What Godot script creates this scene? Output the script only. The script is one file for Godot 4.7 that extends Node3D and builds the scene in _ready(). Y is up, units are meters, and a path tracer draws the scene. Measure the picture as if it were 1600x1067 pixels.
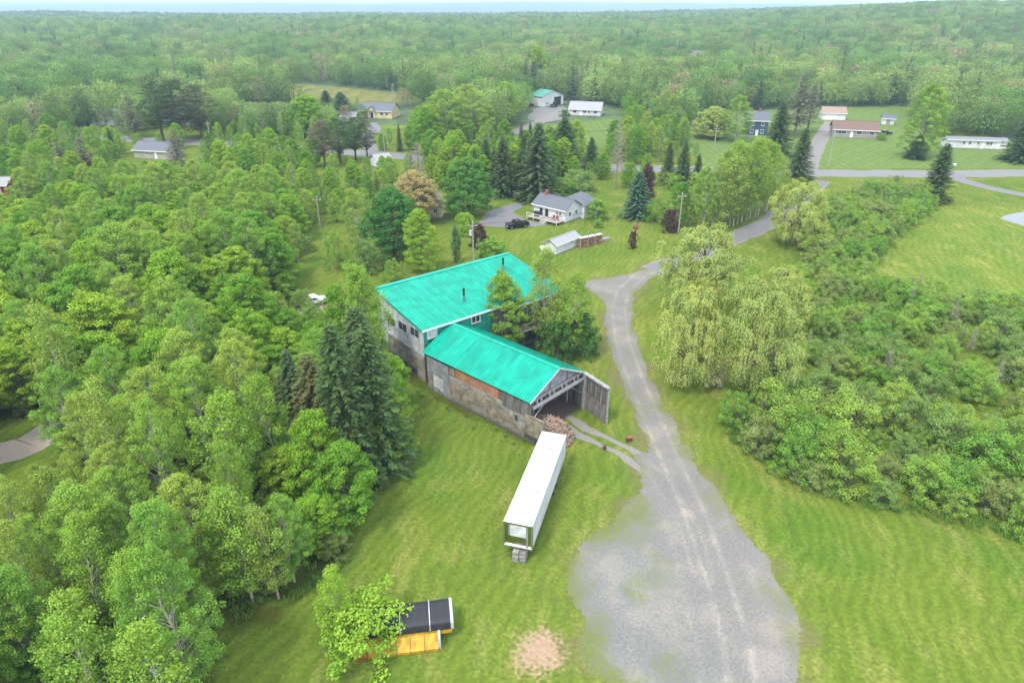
extends Node3D

# ---------------------------------------------------------------- camera model
const EYE_H := 45.0
const FPX := 1067.0
const PITCH := 0.46065
var rng := RandomNumberGenerator.new()
var noise_a := FastNoiseLite.new()
var noise_t := FastNoiseLite.new()
var used := {}
var mats := {}
var tex := {}

# ground point of a spot in the photograph, at height h above the lawn
func G(px: float, py: float, h := 0.0) -> Vector3:
	var X := (px - 800.0) / FPX
	var Y := (py - 533.5) / FPX
	var d := (EYE_H - h) / (sin(PITCH) + Y * cos(PITCH))
	return Vector3(X * d, h, -(cos(PITCH) - Y * sin(PITCH)) * d)

func G2(px: float, py: float) -> Vector2:
	var p := G(px, py)
	return Vector2(p.x, p.z)

func poly(a: Array) -> PackedVector2Array:
	var o := PackedVector2Array()
	for i in range(0, a.size(), 2):
		o.append(G2(a[i], a[i + 1]))
	return o

# photo pixel of a world point
func to_px(p: Vector3) -> Vector2:
	var q := p - Vector3(0, EYE_H, 0)
	var depth := -q.z * cos(PITCH) - q.y * sin(PITCH)
	var up := q.y * cos(PITCH) - q.z * sin(PITCH)
	if depth < 1.0:
		return Vector2(-9999, -9999)
	return Vector2(800.0 + q.x / depth * FPX, 533.5 - up / depth * FPX)

func terrain(x: float, z: float) -> float:
	var f := -z
	if f < 480.0:
		return 0.0
	var s := smoothstep(480.0, 1100.0, f)
	var n := noise_t.get_noise_2d(x * 0.45, z) * 0.5 + 0.5
	var h := s * (n * 15.0 - 1.0)
	h += smoothstep(480.0, 1000.0, f) * smoothstep(120.0, 640.0, x * 1000.0 / maxf(f, 700.0)) * 24.0
	h -= 26.0 * smoothstep(1900.0, 3000.0, f)
	h += smoothstep(4200.0, 8000.0, f) * (50.0 + 44.0 * noise_t.get_noise_2d(x * 0.12 + 900.0, z * 0.12) - 16.0 * smoothstep(0.0, 900.0, x * 5000.0 / f))
	return h

# ---------------------------------------------------------------- naming and metadata
func numbered(called: String) -> String:
	if not used.has(called):
		used[called] = 0
		return called
	used[called] += 1
	return "%s_%03d" % [called, used[called]]

func tag(o: Node, label: String, category: String, group := "", kind := "") -> void:
	if label != "": o.set_meta("label", label)
	if category != "": o.set_meta("category", category)
	if group != "": o.set_meta("group", group)
	if kind != "": o.set_meta("kind", kind)

func thing(called: String, label: String, category: String, at := Vector3.ZERO, turn := 0.0, group := "") -> Node3D:
	var o := Node3D.new()
	o.name = numbered(called)
	add_child(o)
	o.position = at
	o.rotation.y = turn
	tag(o, label, category, group)
	return o

# ---------------------------------------------------------------- mesh builder
class MB:
	var v := PackedVector3Array()
	var n := PackedVector3Array()
	var u := PackedVector2Array()
	var c := PackedColorArray()
	var i := PackedInt32Array()
	var xf := Transform3D()
	func tri(a: Vector3, b: Vector3, d: Vector3) -> void:
		a = xf * a; b = xf * b; d = xf * d
		var m := (b - a).cross(d - a).normalized()
		var k := v.size()
		v.append(a); v.append(b); v.append(d)
		n.append(m); n.append(m); n.append(m)
		i.append(k); i.append(k + 2); i.append(k + 1)
	func quad(a: Vector3, b: Vector3, d: Vector3, e: Vector3) -> void:
		a = xf * a; b = xf * b; d = xf * d; e = xf * e
		var m := (b - a).cross(d - a).normalized()
		var k := v.size()
		v.append(a); v.append(b); v.append(d); v.append(e)
		n.append(m); n.append(m); n.append(m); n.append(m)
		i.append(k); i.append(k + 2); i.append(k + 1)
		i.append(k); i.append(k + 3); i.append(k + 2)
	# box from lo to hi, with the top chamfered by ch
	func box(lo: Vector3, hi: Vector3, ch := 0.0) -> void:
		var y1 := hi.y - ch
		var a := Vector3(lo.x, lo.y, lo.z); var b := Vector3(hi.x, lo.y, lo.z)
		var d := Vector3(hi.x, lo.y, hi.z); var e := Vector3(lo.x, lo.y, hi.z)
		var a1 := Vector3(lo.x, y1, lo.z); var b1 := Vector3(hi.x, y1, lo.z)
		var d1 := Vector3(hi.x, y1, hi.z); var e1 := Vector3(lo.x, y1, hi.z)
		quad(a, b, d, e)
		quad(e, d, d1, e1); quad(d, b, b1, d1); quad(b, a, a1, b1); quad(a, e, e1, a1)
		if ch > 0.0:
			var a2 := Vector3(lo.x + ch, hi.y, lo.z + ch); var b2 := Vector3(hi.x - ch, hi.y, lo.z + ch)
			var d2 := Vector3(hi.x - ch, hi.y, hi.z - ch); var e2 := Vector3(lo.x + ch, hi.y, hi.z - ch)
			quad(e1, d1, d2, e2); quad(d1, b1, b2, d2); quad(b1, a1, a2, b2); quad(a1, e1, e2, a2)
			quad(e2, d2, b2, a2)
		else:
			quad(e1, d1, b1, a1)
	# side profile (x, y) swept along z from z0 to z1
	func extrude(p: PackedVector2Array, z0: float, z1: float, inset := 0.0) -> void:
		var m := p.size()
		var idx := Geometry2D.triangulate_polygon(p)
		for k in range(0, idx.size(), 3):
			var q: Array[Vector2] = [p[idx[k]], p[idx[k + 1]], p[idx[k + 2]]]
			if (q[1] - q[0]).cross(q[2] - q[0]) < 0:
				q = [q[0], q[2], q[1]]
			tri(Vector3(q[0].x, q[0].y, z1), Vector3(q[1].x, q[1].y, z1), Vector3(q[2].x, q[2].y, z1))
			tri(Vector3(q[0].x, q[0].y, z0), Vector3(q[2].x, q[2].y, z0), Vector3(q[1].x, q[1].y, z0))
		var ccw := 0.0
		for k in m:
			ccw += p[k].cross(p[(k + 1) % m])
		for k in m:
			var a := p[k]; var b := p[(k + 1) % m]
			if ccw < 0:
				var t := a; a = b; b = t
			quad(Vector3(a.x, a.y, z1), Vector3(a.x, a.y, z0), Vector3(b.x, b.y, z0), Vector3(b.x, b.y, z1))
	func tube(a: Vector3, b: Vector3, r0: float, r1: float, sides := 6, cap := false) -> void:
		var d := (b - a)
		if d.length() < 0.0001:
			return
		d = d.normalized()
		var s := d.cross(Vector3(0, 0, 1) if absf(d.z) < 0.9 else Vector3(1, 0, 0)).normalized()
		var t := d.cross(s)
		var k := v.size()
		for j in sides:
			var an := TAU * j / sides
			var o := s * cos(an) + t * sin(an)
			v.append(xf * (a + o * r0)); v.append(xf * (b + o * r1))
			var w := (xf.basis * o).normalized()
			n.append(w); n.append(w)
		for j in sides:
			var p := k + 2 * j
			var q := k + 2 * ((j + 1) % sides)
			i.append(p); i.append(p + 1); i.append(q)
			i.append(q); i.append(p + 1); i.append(q + 1)
		if cap:
			for j in sides:
				var a0 := TAU * j / sides; var a1 := TAU * (j + 1) / sides
				tri(b, b + (s * cos(a0) + t * sin(a0)) * r1, b + (s * cos(a1) + t * sin(a1)) * r1)
				tri(a, a + (s * cos(a1) + t * sin(a1)) * r0, a + (s * cos(a0) + t * sin(a0)) * r0)
	func path(pts: Array, rad: Array, sides := 6) -> void:
		for k in pts.size() - 1:
			tube(pts[k], pts[k + 1], rad[k], rad[k + 1], sides)
	# a leaf: centre p, long axis t, width axis s
	func leaf(p: Vector3, t: Vector3, s: Vector3, m: Vector3, col: Color) -> void:
		var k := v.size()
		v.append(p - t); v.append(p + s + m * 0.02); v.append(p + t); v.append(p - s + m * 0.02)
		n.append(m); n.append(m); n.append(m); n.append(m)
		c.append(col); c.append(col); c.append(col); c.append(col)
		i.append(k); i.append(k + 1); i.append(k + 2)
		i.append(k); i.append(k + 2); i.append(k + 3)
	func mesh(second_uv := false) -> ArrayMesh:
		var a := []
		a.resize(Mesh.ARRAY_MAX)
		a[Mesh.ARRAY_VERTEX] = v
		a[Mesh.ARRAY_NORMAL] = n
		if c.size() == v.size(): a[Mesh.ARRAY_COLOR] = c
		if u.size() == v.size(): a[Mesh.ARRAY_TEX_UV] = u
		if second_uv: a[Mesh.ARRAY_TEX_UV2] = u
		a[Mesh.ARRAY_INDEX] = i
		var m := ArrayMesh.new()
		m.add_surface_from_arrays(Mesh.PRIMITIVE_TRIANGLES, a)
		return m

func put(called: String, m: Mesh, material: Material, parent: Node = null) -> MeshInstance3D:
	var o := MeshInstance3D.new()
	o.mesh = m
	o.material_override = material
	if parent == null:
		o.name = numbered(called)
		add_child(o)
	else:
		o.name = called
		parent.add_child(o, true)
	return o

func part(called: String, b: MB, material: Material, parent: Node = null) -> MeshInstance3D:
	return put(called, b.mesh(), material, parent)

func bx(called: String, lo: Vector3, hi: Vector3, material: Material, parent: Node, ch := 0.0) -> MeshInstance3D:
	var b := MB.new()
	b.box(lo, hi, ch)
	return part(called, b, material, parent)

# ---------------------------------------------------------------- materials
func lin(r: float, g: float, b: float) -> Color:
	return Color(r, g, b).linear_to_srgb()

func noise_tex(freq: float, seed_: int, c0: Color, c1: Color, oct := 4, size := 256) -> NoiseTexture2D:
	var nz := FastNoiseLite.new()
	nz.seed = seed_
	nz.frequency = freq
	nz.noise_type = FastNoiseLite.TYPE_SIMPLEX
	nz.fractal_octaves = oct
	nz.fractal_gain = 0.6
	var t := NoiseTexture2D.new()
	t.width = size; t.height = size
	t.seamless = true
	t.noise = nz
	var g := Gradient.new()
	g.set_color(0, c0); g.set_color(1, c1)
	t.color_ramp = g
	return t

# rough painted or weathered surface: base colour (linear) times a grain that lies in the object's own space
func mat(key: String, col: Color, rough := 0.8, metal := 0.0, grain := "", scale := 0.5, bump := 0.0, stretch := Vector3.ONE) -> StandardMaterial3D:
	if mats.has(key):
		return mats[key]
	var m := StandardMaterial3D.new()
	m.resource_name = key
	m.albedo_color = col.linear_to_srgb()
	m.roughness = rough
	m.metallic = metal
	m.cull_mode = BaseMaterial3D.CULL_DISABLED
	if grain != "":
		m.albedo_texture = tex[grain]
		m.uv1_triplanar = true
		m.uv1_scale = stretch * scale
		if bump > 0.0:
			m.heightmap_enabled = true
			m.heightmap_texture = tex[grain]
			m.heightmap_scale = bump
	mats[key] = m
	return m

func leafmat(key: String, col: Color, back := 0.8) -> StandardMaterial3D:
	if mats.has(key):
		return mats[key]
	var m := StandardMaterial3D.new()
	m.resource_name = key
	m.albedo_color = col.linear_to_srgb()
	m.vertex_color_use_as_albedo = true
	m.roughness = 0.62
	m.metallic_specular = 0.15
	m.cull_mode = BaseMaterial3D.CULL_DISABLED
	m.backlight_enabled = back > 0.0
	m.backlight = Color(back, back, back * 0.55)
	mats[key] = m
	return m

func make_textures() -> void:
	tex.wear = noise_tex(0.012, 3, Color(0.74, 0.74, 0.74), Color(1, 1, 1), 5)
	tex.fine = noise_tex(0.05, 5, Color(0.7, 0.7, 0.7), Color(1, 1, 1), 4)
	tex.grime = noise_tex(0.01, 8, Color(0.62, 0.59, 0.55), Color(1, 1, 1), 5)
	var sm: NoiseTexture2D = noise_tex(0.014, 17, Color(0.66, 0.65, 0.62), Color(1, 1, 1), 5)
	sm.color_ramp.add_point(0.5, Color(0.88, 0.88, 0.87))
	tex.smudge = sm
	tex.soft = noise_tex(0.008, 12, Color(0.86, 0.86, 0.86), Color(1, 1, 1), 4)

# ---------------------------------------------------------------- ground
const LX0 := -180.0
const LZ0 := -290.0
const LW := 360.0
const LD := 285.0
var P := {}          # ground outlines in metres
var lane := PackedVector2Array()
var spur := PackedVector2Array()

func outlines() -> void:
	P.gravel = poly([1003,424, 1030,413, 1052,410, 1022,432, 992,456, 986,480, 988,512, 1004,560, 1030,615, 1060,675, 1092,728, 1122,775, 1160,822, 1198,872, 1228,925, 1250,985, 1252,1067, 1250,1160,
		1080,1160, 960,1075, 925,1045, 905,1000, 912,965, 888,925, 884,890, 905,855, 955,818, 992,775, 1002,745, 1000,728, 985,712, 1012,706, 1008,690, 990,640, 966,590, 950,540, 946,500, 948,480, 936,462, 915,448, 912,438, 960,433])
	P.lane_road = PackedVector2Array([G2(1282, 282), G2(1262, 302), G2(1235, 322), G2(1212, 341), G2(1180, 358), G2(1145, 373), G2(1100, 393), G2(1060, 408), G2(1020, 423)])
	P.wood = poly([-260,1300, 300,1300, 330,1067, 322,965, 400,945, 475,925, 515,890, 545,815, 590,745, 612,690, 612,640, 606,600, 596,560, 560,520, 500,500, 455,470, 440,430, 470,395, 480,360, 440,330, 300,318, 100,322, -100,330, -300,400, -400,700])
	P.lane_west = poly([-60,680, 20,652, 70,646, 105,652, 100,690, 80,735, 20,775, -80,800])
	P.thicket = poly([1148,640, 1155,690, 1200,722, 1260,757, 1350,786, 1450,802, 1610,838, 1800,880, 1800,500, 1610,488, 1500,474, 1420,455, 1345,432, 1372,395, 1410,362, 1445,335, 1470,318, 1380,300, 1320,318, 1270,350, 1262,400, 1232,450, 1225,520, 1190,600])
	P.field = poly([1352,432, 1378,395, 1412,365, 1450,338, 1480,320, 1700,330, 1900,440, 1800,500, 1610,486, 1500,472, 1420,453])
	P.soil = poly([590,532, 600,532, 640,572, 668,598, 716,628, 780,662, 842,694, 842,704, 776,674, 712,640, 664,614, 630,594, 604,566])
	P.bare = poly([322,962, 370,950, 420,948, 440,962, 420,985, 370,990, 335,985])
	P.sand = poly([812,1000, 840,984, 872,990, 884,1015, 880,1045, 852,1058, 822,1050, 808,1030])
	lane = PackedVector2Array([G2(1040, 413), G2(1000, 430), G2(974, 455), G2(966, 485), G2(972, 530), G2(990, 585), G2(1018, 650), G2(1048, 720), G2(1085, 800), G2(1120, 900), G2(1150, 1000), G2(1170, 1150)])
	spur = PackedVector2Array([G2(855, 640), G2(900, 668), G2(945, 690), G2(985, 708), G2(1030, 745), G2(1080, 830), G2(1100, 900)])

func seg_dist(p: Vector2, line: PackedVector2Array) -> float:
	var best := 1e9
	for k in line.size() - 1:
		best = minf(best, p.distance_squared_to(Geometry2D.get_closest_point_to_segment(p, line[k], line[k + 1])))
	return sqrt(best)

func poly_sdf(p: Vector2, pg: PackedVector2Array, box: Rect2) -> float:
	if not box.grow(6.0).has_point(p):
		return 9.0
	var best := 1e9
	var m := pg.size()
	for k in m:
		best = minf(best, p.distance_squared_to(Geometry2D.get_closest_point_to_segment(p, pg[k], pg[(k + 1) % m])))
	return sqrt(best) * (-1.0 if Geometry2D.is_point_in_polygon(p, pg) else 1.0)

func bounds(pg: PackedVector2Array) -> Rect2:
	var r := Rect2(pg[0], Vector2.ZERO)
	for q in pg:
		r = r.expand(q)
	return r

func field_image(w: int, h: int, x0: float, z0: float, step: float, what: Callable) -> Image:
	var a := PackedFloat32Array()
	a.resize(w * h)
	for j in h:
		for k in w:
			a[j * w + k] = what.call(Vector2(x0 + (k + 0.5) * step, z0 + (j + 0.5) * step))
	return Image.create_from_data(w, h, false, Image.FORMAT_RF, a.to_byte_array())

func noise_bytes(w: int, h: int, freq: float, seed_: int, oct := 3, sx := 1.0) -> PackedByteArray:
	var nz := FastNoiseLite.new()
	nz.seed = seed_; nz.frequency = freq
	nz.noise_type = FastNoiseLite.TYPE_SIMPLEX_SMOOTH
	nz.fractal_octaves = oct
	nz.fractal_gain = 0.55
	var im := nz.get_image(w, h if sx == 1.0 else int(h / sx), false, false, true)
	if sx != 1.0:
		im.resize(w, h, Image.INTERPOLATE_CUBIC)
	return im.get_data()

func up(im: Image, w: int, h: int) -> PackedFloat32Array:
	im.resize(w, h, Image.INTERPOLATE_BILINEAR)
	return im.get_data().to_float32_array()

func lawn_texture() -> ImageTexture:
	var w := 1800
	var h := 1425
	var gb := bounds(P.gravel)
	var gv := up(field_image(360, 285, LX0, LZ0, 1.0, func(p): return clampf(minf(poly_sdf(p, P.gravel, gb), (seg_dist(p, P.lane_road) if p.y < -95 else 9.0) - 2.3), -6, 6)), w, h)
	var wd := up(field_image(360, 285, LX0, LZ0, 1.0, func(p): return 0.75 if Geometry2D.is_point_in_polygon(p, P.soil) or Geometry2D.is_point_in_polygon(p, P.bare) else 1.0 if Geometry2D.is_point_in_polygon(p, P.wood) and not Geometry2D.is_point_in_polygon(p, P.lane_west) else 0.3 if Geometry2D.is_point_in_polygon(p, P.thicket) else 0.0), w, h)
	var fd := up(field_image(180, 143, LX0, LZ0, 2.0, func(p): return 1.0 if Geometry2D.is_point_in_polygon(p, P.field) else 0.0), w, h)
	var sb := bounds(P.sand)
	var sd := up(field_image(720, 570, LX0, LZ0, 0.5, func(p): return poly_sdf(p, P.sand, sb) if sb.grow(6.0).has_point(p) else 6.0), w, h)
	var n1 := noise_bytes(w, h, 0.008, 21, 4)
	var n2 := noise_bytes(w, h, 0.03, 22, 4)
	var n3 := noise_bytes(w, h, 0.55, 23, 3)
	var n4 := noise_bytes(w, h, 0.05, 24, 4, 3.0)
	var n5 := noise_bytes(w, h, 0.09, 25, 2, 0.25)
	var out := PackedByteArray()
	out.resize(w * h * 3)
	var o := 0
	for q in w * h:
		var a := n1[q] / 255.0
		var b := n2[q] / 255.0
		var c := n3[q] / 255.0
		var s := n4[q] / 255.0
		# grass: mid green to yellow green, with dry streaks left by the mower
		var t := clampf(0.5 + (a - 0.5) * 0.6 + (b - 0.5) * 0.5 + (c - 0.5) * 0.5, 0.0, 1.0)
		var r := 98.0 + 30.0 * t
		var g := 136.0 + 17.0 * t
		var bl := 40.0 + 10.0 * t
		var dry := clampf((s - 0.5) * 1.5 + (b - 0.5) * 0.8 + (c - 0.5) * 1.2, 0.0, 0.8)
		r += dry * 34.0; g += dry * 16.0; bl += dry * 26.0
		var lush := clampf((0.42 - a) * 2.6, 0.0, 1.0)
		r -= lush * 9.0; g -= lush * 3.0; bl -= lush * 1.0
		var f := fd[q]
		if f > 0.02:
			var st := n5[q] / 255.0
			r += f * (8.0 + (st - 0.5) * 40.0); g += f * (9.0 + (st - 0.5) * 30.0); bl += f * (6.0 + (st - 0.5) * 20.0)
		var mow := 1.0 + 0.045 * sin(TAU * ((LX0 + (q % w) * 0.2) * 0.93 + (LZ0 + (q / w) * 0.2) * 0.36 + a * 5.0) / 1.3)
		r *= 1.035 * mow; g *= 0.945 * mow; bl *= 1.22 * mow
		var v := 0.83 + 0.26 * c
		var e := wd[q]
		if e > 0.02:
			var k := clampf(e * 1.5 + (b - 0.5) * 1.3 - 0.35, 0.0, 1.0)
			r = lerpf(r, 74.0 + 34.0 * b, k); g = lerpf(g, 84.0 + 44.0 * a, k); bl = lerpf(bl, 42.0 + 8.0 * b, k)
		var d := gv[q]
		if d < 2.6:
			# gravel thrown into the grass, thin soil and moss along the edge of the drive
			var k2 := clampf(1.15 - d * 0.42 - (c - 0.5) * 1.7 - (b - 0.5) * 2.2 - 0.55, 0.0, 1.0)
			r = lerpf(r, 140.0, k2 * 0.8); g = lerpf(g, 128.0, k2 * 0.8); bl = lerpf(bl, 98.0, k2 * 0.8)
		if sd[q] < 3.0:
			# bare sandy scrape with grass breaking in at its rim
			var k3 := clampf(0.55 - sd[q] * 1.1 + (c - 0.5) * 2.4 + (b - 0.5) * 1.6, 0.0, 1.0)
			r = lerpf(r, 194.0, k3); g = lerpf(g, 162.0, k3); bl = lerpf(bl, 142.0, k3)
		out[o] = int(clampf(r * v, 0, 255)); out[o + 1] = int(clampf(g * v, 0, 255)); out[o + 2] = int(clampf(bl * v, 0, 255))
		o += 3
	return ImageTexture.create_from_image(Image.create_from_data(w, h, false, Image.FORMAT_RGB8, out))

const VX0 := -8.0
const VZ0 := -150.0
const VW := 76.0
const VD := 140.0

func gravel_texture() -> ImageTexture:
	var w := 608
	var h := 1120
	var dl := up(field_image(152, 280, VX0, VZ0, 0.5, func(p): return minf(seg_dist(p, lane), 8.0)), w, h)
	var ds := up(field_image(152, 280, VX0, VZ0, 0.5, func(p): return minf(seg_dist(p, spur), 8.0)), w, h)
	var n1 := noise_bytes(w, h, 0.012, 31, 4)
	var n2 := noise_bytes(w, h, 0.035, 32, 4)
	var n3 := noise_bytes(w, h, 0.4, 33, 2)
	var n4 := noise_bytes(w, h, 0.018, 34, 5)
	var gb := bounds(P.gravel)
	var dg := up(field_image(152, 280, VX0, VZ0, 0.5, func(p): return clampf(poly_sdf(p, P.gravel, gb), -5.0, 5.0)), w, h)
	var out := PackedByteArray()
	out.resize(w * h * 3)
	var o := 0
	for j in h:
		var z := VZ0 + VD * (j + 0.5) / h
		for k in w:
			var q := j * w + k
			var a := n1[q] / 255.0
			var b := n2[q] / 255.0
			var c := n3[q] / 255.0
			var e := n4[q] / 255.0
			# grey crushed stone, warmer where the fines have worn through
			var r := 130.0 + 12.0 * a; var g := 127.0 + 11.0 * a; var bl := 122.0 + 11.0 * a
			var near := clampf((z + 66.0) / 22.0, 0.0, 1.0)
			var tan_ := clampf((b + a - 1.0) * 1.6 + (c - 0.5) * 0.5, 0.0, 0.7)
			r += tan_ * 18.0; g += tan_ * 13.0; bl += tan_ * 7.0
			var d := dl[q]
			var d2 := ds[q]
			# wheel tracks, paler where tyres have polished the stone
			var tr := maxf(exp(-pow((d - 1.0) / 0.28, 2.0)), 0.7 * exp(-pow((d2 - 0.85) / 0.26, 2.0)))
			tr = maxf(tr, 0.5 * exp(-pow((d - 2.6 - a) / 0.3, 2.0)) * near)
			tr *= clampf(b * 1.5 + c * 0.6 - 0.4, 0.0, 1.0)
			r += tr * 19.0; g += tr * 17.0; bl += tr * 14.0
			# weeds and blue-grey stone on the little-used left part
			var x := VX0 + VW * (k + 0.5) / w
			var left := clampf((19.0 - x) / 9.0, 0.0, 1.0) * near
			r -= left * 7.0 * e; bl += left * 2.0 * e
			var weed := clampf((e - 0.53) * 5.0, 0.0, 1.0) * left * clampf(c * 5.0 - 2.3, 0.0, 1.0)
			# grass and soil creeping in from the rim, in tufts
			var rim := dg[q]
			weed = maxf(weed, clampf((rim + (2.6 if left > 0.3 else 1.0)) * 0.55 + (c - 0.5) * 3.4 + (e - 0.5) * 2.6 - 0.35, 0.0, 1.0))
			r = lerpf(r, 114.0, weed * 0.8); g = lerpf(g, 124.0, weed * 0.8); bl = lerpf(bl, 58.0, weed * 0.8)
			var v := 0.76 + 0.18 * c
			out[o] = int(clampf(r * v, 0, 255)); out[o + 1] = int(clampf(g * v, 0, 255)); out[o + 2] = int(clampf(bl * v, 0, 255))
			o += 3
	return ImageTexture.create_from_image(Image.create_from_data(w, h, false, Image.FORMAT_RGB8, out))

# a ground sheet cut along the zero line of a field, on a grid of cells (marching squares)
func sheet_where(x0: float, z0: float, w: float, d: float, step: float, y: float, what: Callable) -> ArrayMesh:
	var nx := int(w / step)
	var nz := int(d / step)
	var val := PackedFloat32Array()
	val.resize((nx + 1) * (nz + 1))
	for j in nz + 1:
		for k in nx + 1:
			val[j * (nx + 1) + k] = what.call(Vector2(x0 + k * step, z0 + j * step))
	var b := MB.new()
	for j in nz:
		for k in nx:
			var q := [Vector3(x0 + k * step, y, z0 + j * step), Vector3(x0 + (k + 1) * step, y, z0 + j * step), Vector3(x0 + (k + 1) * step, y, z0 + (j + 1) * step), Vector3(x0 + k * step, y, z0 + (j + 1) * step)]
			var s := [val[j * (nx + 1) + k], val[j * (nx + 1) + k + 1], val[(j + 1) * (nx + 1) + k + 1], val[(j + 1) * (nx + 1) + k]]
			if s[0] > 0 and s[1] > 0 and s[2] > 0 and s[3] > 0:
				continue
			var pg: Array[Vector3] = []
			for m in 4:
				var m2 := (m + 1) % 4
				if s[m] <= 0: pg.append(q[m])
				if (s[m] <= 0) != (s[m2] <= 0):
					pg.append(q[m].lerp(q[m2], s[m] / (s[m] - s[m2])))
			for m in range(1, pg.size() - 1):
				var kk := b.v.size()
				for t in [pg[0], pg[m], pg[m + 1]]:
					b.v.append(t); b.n.append(Vector3.UP); b.u.append(Vector2((t.x - VX0) / VW, (t.z - VZ0) / VD))
				b.i.append(kk); b.i.append(kk + 1); b.i.append(kk + 2)
	return b.mesh()

# a road ribbon along points, with soft uneven edges
func ribbon(pts: PackedVector2Array, width: float, y: float, wob := 0.18) -> ArrayMesh:
	var c := Curve2D.new()
	for k in pts.size():
		var a := pts[maxi(k - 1, 0)]; var d := pts[mini(k + 1, pts.size() - 1)]
		var t := (d - a) * 0.16
		c.add_point(pts[k], -t, t)
	var L := c.get_baked_length()
	var m := int(L / 1.2)
	var b := MB.new()
	for k in m + 1:
		var p := c.sample_baked(L * k / m, true)
		var q := c.sample_baked(minf(L, L * k / m + 0.5), true)
		var r := c.sample_baked(maxf(0, L * k / m - 0.5), true)
		var s := (q - r).normalized().orthogonal()
		var l := p - s * (width * 0.5 + wob * noise_a.get_noise_2d(k * 9.0, width * 31.0) * 2.0)
		var e := p + s * (width * 0.5 + wob * noise_a.get_noise_2d(k * 9.0, width * 57.0 + 300.0) * 2.0)
		b.v.append(Vector3(l.x, y, l.y)); b.v.append(Vector3(e.x, y, e.y))
		b.n.append(Vector3.UP); b.n.append(Vector3.UP)
		b.u.append(Vector2(0, L * k / m)); b.u.append(Vector2(1, L * k / m))
		if k > 0:
			var i0 := (k - 1) * 2
			b.i.append_array(PackedInt32Array([i0, i0 + 1, i0 + 2, i0 + 1, i0 + 3, i0 + 2]))
	return b.mesh()

func flat_poly(pg: PackedVector2Array, y: float) -> ArrayMesh:
	var b := MB.new()
	var idx := Geometry2D.triangulate_polygon(pg)
	for k in range(0, idx.size(), 3):
		var p := pg[idx[k]]; var q := pg[idx[k + 1]]; var r := pg[idx[k + 2]]
		if (q - p).cross(r - p) > 0:
			var t := q; q = r; r = t
		b.tri(Vector3(p.x, y, p.y), Vector3(q.x, y, q.y), Vector3(r.x, y, r.y))
	return b.mesh()

func ragged(pg: PackedVector2Array, amp: float, step := 1.0) -> PackedVector2Array:
	var o := PackedVector2Array()
	for k in pg.size():
		var a := pg[k]; var d := pg[(k + 1) % pg.size()]
		var m := maxi(1, int(a.distance_to(d) / step))
		for j in m:
			var p := a.lerp(d, float(j) / m)
			o.append(p + Vector2(noise_a.get_noise_2d(p.x * 14, p.y * 14), noise_a.get_noise_2d(p.x * 14 + 500, p.y * 14)) * amp)
	return o

func structure(o: MeshInstance3D) -> MeshInstance3D:
	o.set_meta("kind", "structure")
	return o

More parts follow.
